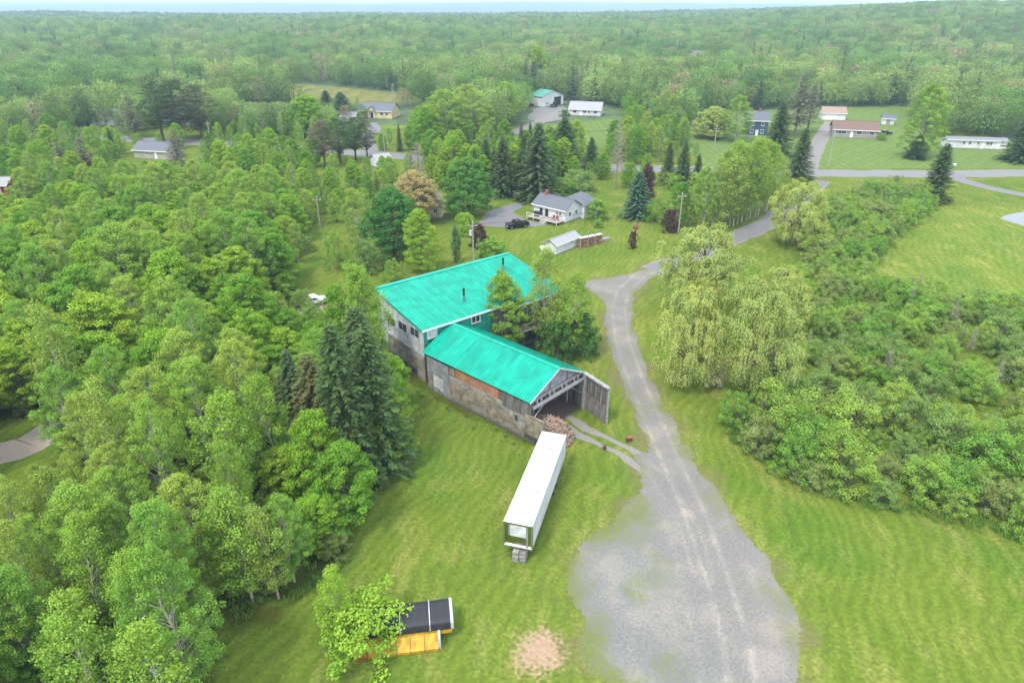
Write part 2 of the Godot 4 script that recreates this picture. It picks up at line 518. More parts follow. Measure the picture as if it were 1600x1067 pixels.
func build_ground() -> void:
	# far terrain: one sheet to the horizon
	var xs := PackedFloat32Array(); var fs := PackedFloat32Array()
	var t := 0.0
	var st := 20.0
	while t < 9500.0:
		xs.append(t)
		if t > 0: xs.append(-t)
		t += st
		st = 20.0 + t * 0.045
	xs.sort()
	t = -120.0
	while t < 11500.0:
		fs.append(t)
		t += 20.0 + maxf(t, 0.0) * 0.03
	var b := MB.new()
	for f in fs:
		for x in xs:
			var inside := x > LX0 + 2 and x < LX0 + LW - 2 and -f > LZ0 + 2 and -f < LZ0 + LD - 2
			b.v.append(Vector3(x, terrain(x, -f) - (0.25 if inside else 0.02), -f))
	for j in fs.size() - 1:
		for k in xs.size() - 1:
			var q := j * xs.size() + k
			b.i.append_array(PackedInt32Array([q, q + xs.size(), q + 1, q + 1, q + xs.size(), q + xs.size() + 1]))
	b.n.resize(b.v.size())
	for k in b.v.size():
		var p := b.v[k]
		var e := 20.0
		b.n[k] = Vector3(terrain(p.x - e, p.z) - terrain(p.x + e, p.z), 2 * e, terrain(p.x, p.z - e) - terrain(p.x, p.z + e)).normalized()
	var far := StandardMaterial3D.new()
	far.resource_name = "woodland_floor"
	far.albedo_texture = noise_tex(0.02, 41, Color(0.17, 0.24, 0.13), Color(0.36, 0.43, 0.22), 5, 512)
	far.uv1_triplanar = true
	far.uv1_world_triplanar = true
	far.uv1_scale = Vector3.ONE * 0.008
	far.roughness = 1.0
	structure(put("terrain", b.mesh(), far))
	# lawn and near ground with its painted grass, soil and forest floor
	b = MB.new()
	var n := 72
	for j in n + 1:
		for k in n + 1:
			var x := LX0 + LW * k / n; var z := LZ0 + LD * j / n
			b.v.append(Vector3(x, 0, z)); b.n.append(Vector3.UP)
			b.u.append(Vector2((x - LX0) / LW, (z - LZ0) / LD))
	for j in n:
		for k in n:
			var q := j * (n + 1) + k
			b.i.append_array(PackedInt32Array([q, q + 1, q + n + 1, q + 1, q + n + 2, q + n + 1]))
	var lm := StandardMaterial3D.new()
	lm.resource_name = "mown_grass"
	lm.albedo_texture = lawn_texture()
	lm.texture_repeat = false
	lm.roughness = 0.95
	lm.metallic_specular = 0.08
	lm.detail_enabled = true
	lm.detail_albedo = noise_tex(0.085, 51, Color(0.72, 0.74, 0.68), Color(1, 1, 1), 5, 512)
	lm.detail_blend_mode = BaseMaterial3D.BLEND_MODE_MUL
	lm.detail_uv_layer = BaseMaterial3D.DETAIL_UV_2
	lm.uv2_scale = Vector3(46, 37, 1)
	structure(put("lawn", b.mesh(true), lm))
	# gravel drive and turning area
	var gm := StandardMaterial3D.new()
	gm.resource_name = "gravel"
	gm.albedo_texture = gravel_texture()
	gm.texture_repeat = false
	gm.roughness = 0.95
	gm.metallic_specular = 0.2
	var gb := bounds(P.gravel)
	structure(put("gravel_driveway", sheet_where(gb.position.x - 2, maxf(gb.position.y - 2, VZ0), gb.size.x + 4, gb.size.y + 4, 0.26, 0.012, func(p):
		return poly_sdf(p, P.gravel, gb) + noise_a.get_noise_2d(p.x * 7.0, p.y * 7.0) * 0.8 + noise_a.get_noise_2d(p.x * 95.0, p.y * 95.0) * (0.9 if p.y > -66.0 and p.x < 20.0 else 0.45)), gm))
	# two-rut track into the open shed, and the lane up to the road
	for side in [-0.85, 0.85]:
		var rut := PackedVector2Array()
		for k in 5:
			var a := spur[k]; var d := spur[k + 1]
			rut.append(a + (d - a).normalized().orthogonal() * side)
		structure(put("wheel_rut", ribbon(rut, 1.0, 0.008, 0.3), mat("rut_gravel", Color(0.27, 0.25, 0.225), 0.95, 0.0, "fine", 0.5)))
	var asphalt := mat("worn_asphalt", Color(0.21, 0.20, 0.198), 0.9, 0.0, "fine", 0.35)
	var pale := mat("pale_gravel", Color(0.25, 0.23, 0.205), 0.95, 0.0, "fine", 0.35)
	structure(put("lane", ribbon(P.lane_road, 4.4, 0.016), asphalt))
	structure(put("lane_verge", ribbon(P.lane_road, 5.6, 0.006, 0.4), pale))
	var road := PackedVector2Array([G2(2100, 262), G2(1600, 270), G2(1480, 271.5), G2(1270, 270), G2(1100, 265), G2(905, 260), G2(740, 251), G2(600, 242), G2(480, 233), G2(300, 222), G2(-200, 200)])
	structure(put("road", ribbon(road, 6.6, 0.024, 0.1), mat("road_asphalt", Color(0.23, 0.23, 0.232), 0.9, 0.0, "fine", 0.3)))
	structure(put("road_shoulder", ribbon(road, 9.4, 0.020, 0.5), pale))
	structure(put("side_road", ribbon(PackedVector2Array([G2(1492, 272), G2(1500, 280), G2(1545, 293), G2(1600, 304), G2(1720, 326)]), 4.6, 0.028), asphalt))
	structure(put("side_road", ribbon(PackedVector2Array([G2(585, 246), G2(572, 215), G2(585, 203), G2(578, 192)]), 5.0, 0.028), asphalt))
	structure(put("house_drive", ribbon(PackedVector2Array([G2(1262, 266), G2(1272, 240), G2(1286, 212), G2(1300, 190)]), 5.4, 0.028), pale))
	structure(put("house_drive", ribbon(PackedVector2Array([G2(770, 222), G2(800, 208), G2(835, 194), G2(862, 182), G2(880, 172)]), 6.0, 0.03), pale))
	structure(put("yard", flat_poly(ragged(poly([822,186, 838,168, 880,166, 892,174, 884,186, 850,192]), 1.0), 0.026), asphalt))
	structure(put("yard", flat_poly(ragged(poly([742,352, 764,330, 800,318, 828,316, 800,332, 826,344, 856,352, 800,356]), 0.7), 0.012), asphalt))
	structure(put("house_drive", ribbon(PackedVector2Array([G2(430, 492), G2(500, 488), G2(540, 478)]), 4.5, 0.012, 0.6), mat("brown_soil", Color(0.34, 0.24, 0.18), 0.95, 0.0, "fine", 0.4)))
	structure(put("dirt_lane", ribbon(PackedVector2Array([G2(-80, 735), G2(-10, 712), G2(40, 698), G2(78, 672), G2(120, 640)]), 4.6, 0.012, 0.4), mat("pink_soil", Color(0.42, 0.35, 0.28), 0.95, 0.0, "fine", 0.4)))
	var hay := mat("dry_meadow", Color(0.20, 0.20, 0.06), 0.95, 0.0, "wear", 0.03)
	structure(put("meadow", flat_poly(poly([395,136, 470,131, 640,147, 665,156, 600,162, 540,166, 470,160, 410,148]), 0.03), hay))
	var g2 := mat("far_grass", Color(0.155, 0.225, 0.06), 0.95, 0.0, "wear", 0.12)
	g2.metallic_specular = 0.08
	hay.metallic_specular = 0.08
	structure(put("grass_clearing", flat_poly(poly([1060,215, 1090,190, 1130,175, 1180,172, 1290,168, 1420,166, 1440,200, 1470,215, 1600,228, 1700,240, 1700,262, 1270,264, 1100,258]), 0.004), g2))
	structure(put("grass_clearing", flat_poly(poly([770,215, 840,196, 960,185, 985,190, 960,225, 900,240, 780,235]), 0.004), g2))
	# fields on the far hillside
	for q in [[-170.0, 280.0, 1392.0, 1562.0], [-980.0, -560.0, 1180.0, 1290.0], [-420.0, -250.0, 760.0, 815.0]]:
		b = MB.new()
		for j in 9:
			for k in 13:
				var x: float = lerpf(q[0], q[1], k / 12.0); var z: float = -lerpf(q[2], q[3], j / 8.0)
				b.v.append(Vector3(x, terrain(x, z) + 0.4, z)); b.n.append(Vector3.UP)
		for j in 8:
			for k in 12:
				var i0 := j * 13 + k
				b.i.append_array(PackedInt32Array([i0, i0 + 13, i0 + 1, i0 + 1, i0 + 13, i0 + 14]))
		structure(put("far_field", b.mesh(), hay))
	# white water: the pond beside the field and the pool by the lane
	var water := StandardMaterial3D.new()
	water.resource_name = "still_water"
	water.albedo_color = Color(0.12, 0.14, 0.14)
	water.roughness = 0.03
	water.metallic_specular = 1.0
	structure(put("pond", flat_poly(ragged(poly([1562,341, 1585,333, 1640,326, 1700,330, 1700,352, 1640,362, 1600,353]), 0.5), 0.02), water))
	structure(put("pool", flat_poly(ragged(poly([1278,317, 1288,316, 1302,321, 1296,324, 1284,322]), 0.4), 0.02), water))

# ---------------------------------------------------------------- trees
var proto := {}      # kind -> array of {trunk, crown, h}
var far_proto := {}  # kind -> array of crown meshes with trunk
var plants := []     # every plant to be placed

func rv() -> Vector3:
	var z := rng.randf_range(-1, 1)
	var a := rng.randf() * TAU
	var r := sqrt(1.0 - z * z)
	return Vector3(r * cos(a), z, r * sin(a))

func shade_of(lo: float, hi: float) -> Color:
	var k := rng.randf_range(lo, hi)
	var w := rng.randf_range(-0.10, 0.12)
	return Color(k * (1.0 + w), k, k * (1.0 - w))

# leafy clump: n leaves round c within radius r (flattened by fl)
func clump(b: MB, c: Vector3, r: float, fl: float, n: int, size: float, aspect: float, lo: float, hi: float, lift := 0.55) -> void:
	var tone := shade_of(lo, hi)
	for k in n:
		var d := rv()
		var rad := r * pow(rng.randf(), 0.42)
		var p := c + Vector3(d.x * rad, d.y * rad * fl, d.z * rad)
		var m := (d * 0.7 + Vector3(0, lift, 0) + rv() * 0.75).normalized()
		var t := m.cross(rv()).normalized()
		var s := m.cross(t)
		var sz := size * rng.randf_range(0.65, 1.25)
		var kk := rng.randf_range(0.84, 1.14)
		b.leaf(p, t * sz * 0.5, s * sz * 0.5 * aspect, m, Color(tone.r * kk, tone.g * kk, tone.b * kk))

# spec: h, cb (crown base), r (crown radius), clumps, n, size, cr, fl, profile (0 oval, 1 broad dome, 2 narrow, 3 bush), lean, stems, trunk_r
func broadleaf(s: Dictionary) -> Dictionary:
	var b := MB.new()
	var w := MB.new()
	var h: float = s.h
	var cb: float = s.cb
	var nz := FastNoiseLite.new()
	nz.seed = rng.randi() % 10000
	nz.frequency = 0.55
	var stems: int = s.get("stems", 1)
	var lean := Vector3(rng.randf_range(-1, 1), 0, rng.randf_range(-1, 1)) * float(s.get("lean", 0.4))
	var axis := func(y: float, k: int) -> Vector3:
		var q := maxf(y, 0.0) / h
		var sp := Vector3(cos(k * 2.4), 0, sin(k * 2.4)) * (0.0 if stems == 1 else float(s.get("spread", 0.8))) * pow(q, 0.8)
		return Vector3(0, y, 0) + lean * q * q + sp * float(s.r) * 0.7 + Vector3(nz.get_noise_2d(y * 0.4, 7.0 + k * 50), 0, nz.get_noise_2d(y * 0.4, 90.0 + k * 50)) * 0.35 * q * 2.0
	for k in stems:
		var pts := []
		var rad := []
		var m := 7
		for j in m + 1:
			var y := h * 0.93 * j / m - (0.15 if j == 0 else 0.0)
			pts.append(axis.call(y, k))
			rad.append(maxf(0.02, float(s.trunk_r) * (1.25 if j == 0 else 1.0) * pow(1.0 - 0.93 * j / m, 0.8) / (1.0 if stems == 1 else 1.3)))
		w.path(pts, rad, 7)
	var cl: int = s.clumps
	for k in cl:
		var q := (k + rng.randf()) / cl
		var prof := 1.0
		match int(s.profile):
			0: prof = pow(sin(PI * pow(clampf(q * 0.94 + 0.05, 0, 1), 0.85)), 0.7)
			1: prof = sqrt(maxf(0.0, 1.0 - pow(q * 1.02 - 0.22, 2.0) * 1.55)) if q > 0.05 else 0.72
			2: prof = pow(sin(PI * pow(clampf(q * 0.92 + 0.06, 0, 1), 0.8)), 0.62)
			3: prof = sqrt(maxf(0.02, 1.0 - q * q * 0.96))
		var y := lerpf(cb, h, q)
		var an := k * 2.399963 + rng.randf_range(-0.5, 0.5)
		var lump := 0.72 + 0.75 * (nz.get_noise_2d(cos(an) * 2.2 + y * 0.35, sin(an) * 2.2) * 0.5 + 0.5)
		var rr := float(s.r) * prof * lump * sqrt(rng.randf_range(0.12, 1.0))
		var a0: Vector3 = axis.call(y, k % stems)
		var c := a0 + Vector3(cos(an), 0, sin(an)) * rr
		c.y += rng.randf_range(-0.3, 0.3) - rr * 0.08
		var cr := float(s.cr) * rng.randf_range(0.6, 1.3)
		if k % int(s.get("limb_every", 4)) == 0 and rr > 0.3:
			var from: Vector3 = axis.call(maxf(cb * 0.6, y - rr * 0.9 - 0.4), k % stems)
			var mid := from.lerp(c, 0.5) + Vector3(0, -0.15, 0)
			var r0 := maxf(0.025, float(s.trunk_r) * 0.34 * (1.0 - 0.6 * q))
			w.path([from, mid, c], [r0, r0 * 0.6, 0.012], 4)
		clump(b, c, cr, float(s.get("fl", 0.7)), int(float(s.n) * cr * cr / (float(s.cr) * float(s.cr))), s.size, s.get("aspect", 0.7), s.get("lo", 0.75), s.get("hi", 1.2), s.get("lift", 0.55))
	return {"trunk": w.mesh(), "crown": b.mesh(), "h": h}

func conifer(h: float, r: float, cb: float, per: int, size: float, droop: float, thin := 0.0, dead := 0.0, needles := 3) -> Dictionary:
	var b := MB.new()
	var w := MB.new()
	w.path([Vector3(0, -0.15, 0), Vector3(0, h * 0.5, 0), Vector3(0, h * 0.97, 0)], [h * 0.016, h * 0.010, 0.02], 7)
	var y := cb
	var turn := 0.0
	while y < h - 0.15:
		var q := (y - cb) / (h - cb)
		var len := r * pow(1.0 - q, 0.70) * rng.randf_range(0.8, 1.1) + 0.12
		var nb := maxi(3, int(per * (0.55 + 0.45 * (1.0 - q))))
		turn += 0.7
		for k in nb:
			if rng.randf() < thin:
				continue
			var an := turn + TAU * k / nb + rng.randf_range(-0.25, 0.25)
			var L := len * rng.randf_range(0.72, 1.18)
			var dir := Vector3(cos(an), 0, sin(an))
			var side := Vector3(-dir.z, 0, dir.x)
			var tone := shade_of(0.65, 1.25)
			if L > 0.5:
				w.path([Vector3(0, y, 0), Vector3(0, y, 0) + dir * L * 0.9 + Vector3(0, -droop * L * 0.9 + 0.1, 0)], [0.035, 0.01], 4)
			var m := maxi(2, int(L / (size * 0.34)))
			for j in m:
				var e := (j + 0.5) / m
				if rng.randf() < dead * (1.0 - e):
					continue
				var p := Vector3(0, y, 0) + dir * L * e + Vector3(0, -droop * L * e + 0.12 * L * e * e, 0)
				for g in needles:
					var sw := rng.randf_range(-1, 1)
					var t := (dir * 0.8 + side * sw * 1.1 + Vector3(0, rng.randf_range(-0.5, 0.15), 0)).normalized()
					var nn := (Vector3(0, 1, 0) + dir * 0.5 + rv() * 0.55).normalized()
					var ss := nn.cross(t).normalized()
					var sz := size * rng.randf_range(0.6, 1.15)
					var kk := rng.randf_range(0.8, 1.2)
					b.leaf(p + t * sz * 0.4 + Vector3(0, rng.randf_range(-0.1, 0.08), 0), t * sz * 0.5, ss * sz * 0.22, nn, Color(tone.r * kk, tone.g * kk, tone.b * kk))
		y += lerpf(0.42, 0.24, q) * (1.0 + h * 0.01)
	return {"trunk": w.mesh(), "crown": b.mesh(), "h": h}

func willow(h: float, r: float) -> Dictionary:
	var b := MB.new()
	var w := MB.new()
	var nz := FastNoiseLite.new()
	nz.seed = rng.randi() % 9999
	nz.frequency = 0.32
	w.path([Vector3(0, -0.15, 0), Vector3(0.1, h * 0.2, 0), Vector3(-0.15, h * 0.42, 0.1), Vector3(0.1, h * 0.7, 0)], [0.62, 0.46, 0.36, 0.14], 8)
	var heads := 150
	for q in heads:
		var an := q * 2.399963 + rng.randf_range(-0.3, 0.3)
		var up_ := (q + rng.randf()) / heads
		var y := lerpf(h * 0.16, h * 0.97, up_)
		var prof := pow(sin(PI * pow(clampf(up_ * 0.86 + 0.12, 0, 1), 1.0)), 0.6)
		var lump := 0.55 + 1.0 * (nz.get_noise_2d(cos(an) * 2.4 + y * 0.3, sin(an) * 2.4) * 0.5 + 0.5)
		var rr := r * prof * lump * sqrt(rng.randf_range(0.15, 1.0))
		var c := Vector3(cos(an) * rr, y + rng.randf_range(-0.4, 0.4), sin(an) * rr)
		if q % 4 == 0:
			var r0 := 0.15 * (1.2 - up_ * 0.7)
			var from := Vector3(0, maxf(h * 0.25, y - rr * 0.9), 0)
			w.path([from, from.lerp(c, 0.5) + Vector3(0, 0.4, 0), c], [r0, r0 * 0.6, 0.03], 5)
		var tone := shade_of(0.78, 1.24)
		# sprays: shoots rise from the head, bend over in one direction and hang
		for j in 34:
			var a2 := an + rng.randf_range(-1.2, 1.2)
			var out := Vector3(cos(a2), 0, sin(a2))
			var reach := rng.randf_range(0.35, 1.25)
			var len := rng.randf_range(0.7, 2.0)
			var p := c + rv() * Vector3(0.5, 0.3, 0.5)
			var steps := int(len / 0.19)
			var kk := rng.randf_range(0.86, 1.14)
			for s in steps:
				var f := float(s) / steps
				var pos := p + out * reach * sqrt(f) + Vector3(0, 0.55 * sin(f * 2.6) - len * f * f, 0)
				if pos.y < 0.5: break
				var t := (out * 0.5 + Vector3(0, -1.0 + (1.0 - f) * 1.2, 0) + rv() * 0.6).normalized()
				var nn := (out * 0.6 + Vector3(0, 0.7, 0) + rv() * 0.6).normalized()
				var ss := nn.cross(t).normalized()
				b.leaf(pos + rv() * 0.11, t * 0.17, ss * 0.06, nn, Color(tone.r * kk, tone.g * kk, tone.b * kk))
	return {"trunk": w.mesh(), "crown": b.mesh(), "h": h}

func bare(h: float, r: float) -> Dictionary:
	var w := MB.new()
	var b := MB.new()
	w.path([Vector3(0, -0.15, 0), Vector3(0.08, h * 0.5, 0), Vector3(0.0, h, 0.05)], [h * 0.013, h * 0.009, 0.015], 6)
	var y := h * 0.22
	while y < h * 0.98:
		var q := (y - h * 0.22) / (h * 0.78)
		for k in 4:
			var an := rng.randf() * TAU
			var L := r * pow(1.0 - q, 0.6) * rng.randf_range(0.4, 1.0) + 0.2
			var d := Vector3(cos(an), rng.randf_range(-0.1, 0.5), sin(an))
			var e := Vector3(0, y, 0) + d * L
			b.tube(Vector3(0, y, 0), e, 0.03, 0.012, 3)
			for j in 7:
				var p := Vector3(0, y, 0).lerp(e, rng.randf_range(0.3, 1.0))
				b.tube(p, p + (d + rv() * 0.9).normalized() * L * rng.randf_range(0.15, 0.4), 0.016, 0.008, 3)
		y += rng.randf_range(0.16, 0.3)
	b.c.resize(b.v.size())
	b.c.fill(Color(1, 1, 1))
	return {"trunk": w.mesh(), "crown": b.mesh(), "h": h}

# low-detail crowns for the woods that run to the horizon
func far_broad(h: float, r: float, n: int, size: float) -> ArrayMesh:
	var b := MB.new()
	b.tube(Vector3(0, -0.3, 0), Vector3(0, h * 0.7, 0), 0.2, 0.08, 4)
	b.c.resize(b.v.size())
	b.c.fill(Color(0.85, 0.75, 1.3))
	var nz := FastNoiseLite.new()
	nz.seed = rng.randi() % 999
	nz.frequency = 0.5
	var cl := maxi(9, n / 26)
	for k in cl:
		var q := (k + rng.randf()) / cl
		var y := lerpf(h * 0.22, h * 0.97, q)
		var prof := pow(sin(PI * pow(clampf(q * 0.86 + 0.07, 0, 1), 0.85)), 0.5)
		var an := k * 2.399963
		var rr := r * prof * (0.7 + 0.6 * rng.randf()) * sqrt(rng.randf_range(0.2, 1.0))
		clump(b, Vector3(cos(an) * rr, y, sin(an) * rr), r * 0.36, 0.7, n / cl, size, 0.75, 0.68, 1.25, 0.7)
	return b.mesh()

func far_conifer(h: float, r: float, n: int, size: float) -> ArrayMesh:
	var b := MB.new()
	b.tube(Vector3(0, -0.3, 0), Vector3(0, h * 0.9, 0), 0.2, 0.05, 4)
	b.c.resize(b.v.size())
	b.c.fill(Color(1.6, 1.3, 1.3))
	for k in n:
		var q := 1.0 - sqrt(rng.randf())
		var y := lerpf(h * 0.1, h, q)
		var an := rng.randf() * TAU
		var tier := 0.75 + 0.35 * sin(y * 5.0)
		var rr := r * pow(1.0 - q, 0.85) * tier * sqrt(rng.randf_range(0.3, 1.0))
		var dir := Vector3(cos(an), -0.45, sin(an)).normalized()
		var m := (Vector3(cos(an) * 0.6, 0.8, sin(an) * 0.6) + rv() * 0.4).normalized()
		b.leaf(Vector3(cos(an) * rr, y, sin(an) * rr), dir * size * 0.6, m.cross(dir).normalized() * size * 0.3, m, shade_of(0.65, 1.25))
	return b.mesh()

func build_protos() -> void:
	rng.seed = 77
	for k in 5:
		proto.get_or_add("aspen", []).append(broadleaf({"h": 14.0 + k * 0.8, "cb": 4.0 - 0.3 * k, "r": 2.9 + 0.14 * k, "clumps": 185, "n": 140, "size": 0.16, "cr": 0.56, "fl": 0.85, "profile": 2, "lean": 0.9, "trunk_r": 0.16, "limb_every": 2, "lo": 0.72, "hi": 1.25}))
	for k in 5:
		proto.get_or_add("maple", []).append(broadleaf({"h": 11.5 + k * 0.9, "cb": 1.6, "r": 3.3 + 0.2 * k, "clumps": 200, "n": 128, "size": 0.205, "cr": 0.72, "fl": 0.55, "profile": 0 if k % 2 else 1, "lean": 0.5, "trunk_r": 0.2, "limb_every": 4, "lo": 0.7, "hi": 1.25, "aspect": 0.8}))
	for k in 2:
		proto.get_or_add("dome", []).append(broadleaf({"h": 12.0, "cb": 1.8, "r": 5.2, "clumps": 330, "n": 95, "size": 0.27, "cr": 0.85, "fl": 0.6, "profile": 1, "lean": 0.2, "trunk_r": 0.32, "limb_every": 5, "lo": 0.75, "hi": 1.2, "aspect": 0.85}))
	for k in 3:
		proto.get_or_add("birch", []).append(broadleaf({"h": 11.0 + k, "cb": 2.2, "r": 1.9, "clumps": 105, "n": 88, "size": 0.17, "cr": 0.58, "fl": 0.9, "profile": 2, "lean": 0.8, "trunk_r": 0.12, "limb_every": 2, "lo": 0.75, "hi": 1.2, "lift": 0.35}))
	for k in 3:
		proto.get_or_add("spruce", []).append(conifer(15.0 + k * 1.2, 3.0 - 0.15 * k, 0.9, 13, 0.42, 0.36, 0.0, 0.0, 3))
	for k in 2:
		proto.get_or_add("pine", []).append(broadleaf({"h": 15.0, "cb": 5.0, "r": 3.4, "clumps": 90, "n": 90, "size": 0.34, "cr": 0.95, "fl": 0.4, "profile": 0, "lean": 0.3, "trunk_r": 0.26, "limb_every": 1, "lo": 0.6, "hi": 1.25, "aspect": 0.3}))
	for k in 2:
		proto.get_or_add("larch", []).append(conifer(14.0 + k, 2.6, 2.6, 9, 0.5, 0.12, 0.2, 0.45, 2))
	for k in 3:
		proto.get_or_add("willow", []).append(willow(12.5 + k * 0.7, 5.6 + 0.3 * k))
	for k in 2:
		proto.get_or_add("dead", []).append(bare(12.0, 2.2))
	for k in 5:
		proto.get_or_add("shrub", []).append(broadleaf({"h": 4.0 + 0.35 * k, "cb": 0.35, "r": 2.0 + 0.12 * k, "clumps": 66, "n": 105, "size": 0.165, "cr": 0.55, "fl": 0.75, "profile": 3, "lean": 0.2, "trunk_r": 0.07, "stems": 4, "spread": 0.75, "limb_every": 2, "lo": 0.72, "hi": 1.22}))
	for k in 2:
		proto.get_or_add("bush", []).append(broadleaf({"h": 3.0, "cb": 0.2, "r": 2.3, "clumps": 80, "n": 85, "size": 0.19, "cr": 0.5, "fl": 0.55, "profile": 3, "lean": 0.1, "trunk_r": 0.07, "stems": 3, "spread": 0.5, "limb_every": 6, "lo": 0.8, "hi": 1.2}))
	for k in 2:
		proto.get_or_add("column", []).append(broadleaf({"h": 7.0, "cb": 0.6, "r": 1.1, "clumps": 75, "n": 80, "size": 0.2, "cr": 0.5, "fl": 1.2, "profile": 2, "lean": 0.5, "trunk_r": 0.1, "limb_every": 4, "lo": 0.7, "hi": 1.2}))
	for k in 4:
		far_proto.get_or_add("broad", []).append(far_broad(11.0 + k, 4.0 + 0.2 * k, 1300, 0.48))
	for k in 2:
		far_proto.get_or_add("conifer", []).append(far_conifer(13.5 + 2 * k, 2.3, 420, 0.85))
	for k in 3:
		far_proto.get_or_add("horizon", []).append(far_broad(12.0 + k, 4.8, 190, 1.35))
	far_proto["snag"] = [bare(12.0, 1.6).crown]

const BARK := {"aspen": "pale_bark", "birch": "white_bark", "maple": "grey_bark", "dome": "grey_bark", "spruce": "brown_bark", "pine": "brown_bark", "larch": "dead_bark", "willow": "willow_bark", "dead": "dead_bark", "shrub": "grey_bark", "bush": "grey_bark", "column": "grey_bark"}
var TINT := {}

func build_leaf_materials() -> void:
	TINT = {
		"aspen": [Color(0.268, 0.428, 0.068), Color(0.324, 0.444, 0.080), Color(0.212, 0.383, 0.062)],
		"maple": [Color(0.244, 0.428, 0.040), Color(0.181, 0.361, 0.040), Color(0.305, 0.461, 0.048)],
		"dome": [Color(0.085, 0.235, 0.050), Color(0.135, 0.300, 0.061)],
		"birch": [Color(0.255, 0.411, 0.062), Color(0.293, 0.406, 0.080)],
		"spruce": [Color(0.108, 0.180, 0.060), Color(0.120, 0.188, 0.074), Color(0.165, 0.180, 0.066)],
		"pine": [Color(0.088, 0.140, 0.068), Color(0.140, 0.160, 0.098)],
		"larch": [Color(0.225, 0.205, 0.145), Color(0.190, 0.185, 0.120)],
		"willow": [Color(0.400, 0.480, 0.130), Color(0.430, 0.500, 0.145), Color(0.380, 0.465, 0.140)],
		"dead": [Color(0.352, 0.297, 0.253)],
		"shrub": [Color(0.265, 0.425, 0.076), Color(0.196, 0.375, 0.061), Color(0.228, 0.350, 0.094), Color(0.290, 0.425, 0.075), Color(0.270, 0.345, 0.108)],
		"bush": [Color(0.218, 0.388, 0.061), Color(0.095, 0.215, 0.055)],
		"column": [Color(0.140, 0.235, 0.085)],
	}
	TINT["orange"] = [Color(0.440, 0.363, 0.160)]
	TINT["blossom"] = [Color(0.636, 0.656, 0.405)]
	TINT["lime"] = [Color(0.300, 0.477, 0.056)]
	TINT["blue_spruce"] = [Color(0.135, 0.250, 0.140)]
	TINT["purple"] = [Color(0.120, 0.064, 0.066)]
	mat("pale_bark", Color(0.50, 0.47, 0.40), 0.9, 0.0, "wear", 0.8)
	mat("white_bark", Color(0.58, 0.55, 0.49), 0.9, 0.0, "grime", 0.8)
	mat("grey_bark", Color(0.17, 0.145, 0.115), 0.9, 0.0, "wear", 0.8)
	mat("brown_bark", Color(0.12, 0.085, 0.06), 0.9, 0.0, "wear", 0.8)
	mat("dead_bark", Color(0.25, 0.21, 0.175), 0.9, 0.0, "wear", 0.8)
	mat("willow_bark", Color(0.24, 0.17, 0.12), 0.9, 0.0, "wear", 0.8)

# views that stay open: [x0, x1, last base row that is free, highest row a crown may reach]
const SIGHT := [[196, 280, 256, 251], [452, 536, 505, 482], [478, 625, 455, 446], [-40, 96, 735, 726], [552, 630, 190, 186], [566, 622, 252, 244], [-10, 20, 308, 304], [488, 592, 312, 294], [136, 182, 200, 195], [818, 960, 196, 186], [392, 665, 168, 157], [1068, 1108, 232, 222], [205, 250, 216, 208], [640, 700, 352, 340], [440, 480, 470, 455], [1478, 1600, 300, 262], [1100, 1262, 300, 262]]

func open_height(p: Vector3, h: float) -> float:
	var q := to_px(p)
	var side := 8.0 + 0.2 * h * FPX / p.distance_to(Vector3(0, EYE_H, 0))
	for s in SIGHT:
		if q.x > s[0] - side and q.x < s[1] + side and q.y > s[2]:
			var Y: float = (float(s[3]) - 533.5) / FPX
			h = minf(h, EYE_H + p.z / (cos(PITCH) - Y * sin(PITCH)) * (sin(PITCH) + Y * cos(PITCH)))
	return h

func plant(kind: String, p: Vector3, h: float, label: String, cat: String, name_: String, group: String, tint := -1, wide := 1.0, tint_of := "", must := false) -> void:
	if not must:
		h = open_height(p, h)
		if h < 1.6: return
	plants.append({"kind": kind, "p": p, "h": h, "label": label, "cat": cat, "name": name_, "group": group, "tint": tint, "wide": wide, "tint_of": tint_of, "must": must})

# plant whose base and top rows in the photograph are known
func seen(kind: String, px: float, base: float, top: float, wpx: float, label: String, name_: String, group := "", tint := 0, tint_of := "") -> void:
	var p := G(px, base)
	var d := -p.z
	var X := (top - 533.5) / FPX
	var h := EYE_H - d / (cos(PITCH) - X * sin(PITCH)) * (sin(PITCH) + X * cos(PITCH))
	h = maxf(h, 0.4)
	var pr: Dictionary = proto[kind][0]
	var depth := d * cos(PITCH) + EYE_H * sin(PITCH)
	var box: AABB = pr.crown.get_aabb()
	var wide := (wpx / FPX * depth) / (maxf(box.size.x, box.size.z) * h / float(pr.h)) * (1.55 if kind == "spruce" else 1.0 if kind == "willow" else 1.14) if wpx > 0.0 else 1.0
	plant(kind, p, h, label, "shrub" if kind in ["bush", "shrub"] else "tree", name_, group, tint, wide, tint_of, true)

func scatter(pg: PackedVector2Array, gap: float, seed_: int, what: Callable, avoid: Array = []) -> void:
	rng.seed = seed_
	var r := bounds(pg)
	var grid := {}
	var tries := int(r.get_area() / (gap * gap) * 2.6)
	for k in tries:
		var p := r.position + Vector2(rng.randf() * r.size.x, rng.randf() * r.size.y)
		if not Geometry2D.is_point_in_polygon(p, pg):
			continue
		var bad := false
		for a in avoid:
			if Geometry2D.is_point_in_polygon(p, a):
				bad = true
				break
		if bad: continue
		var key := Vector2i((p / gap).floor())
		for dx in range(-1, 2):
			for dz in range(-1, 2):
				var q = grid.get(key + Vector2i(dx, dz))
				if q != null and (q as Vector2).distance_to(p) < gap * 0.86:
					bad = true
		if bad: continue
		grid[key] = p
		what.call(Vector3(p.x, 0, p.y))

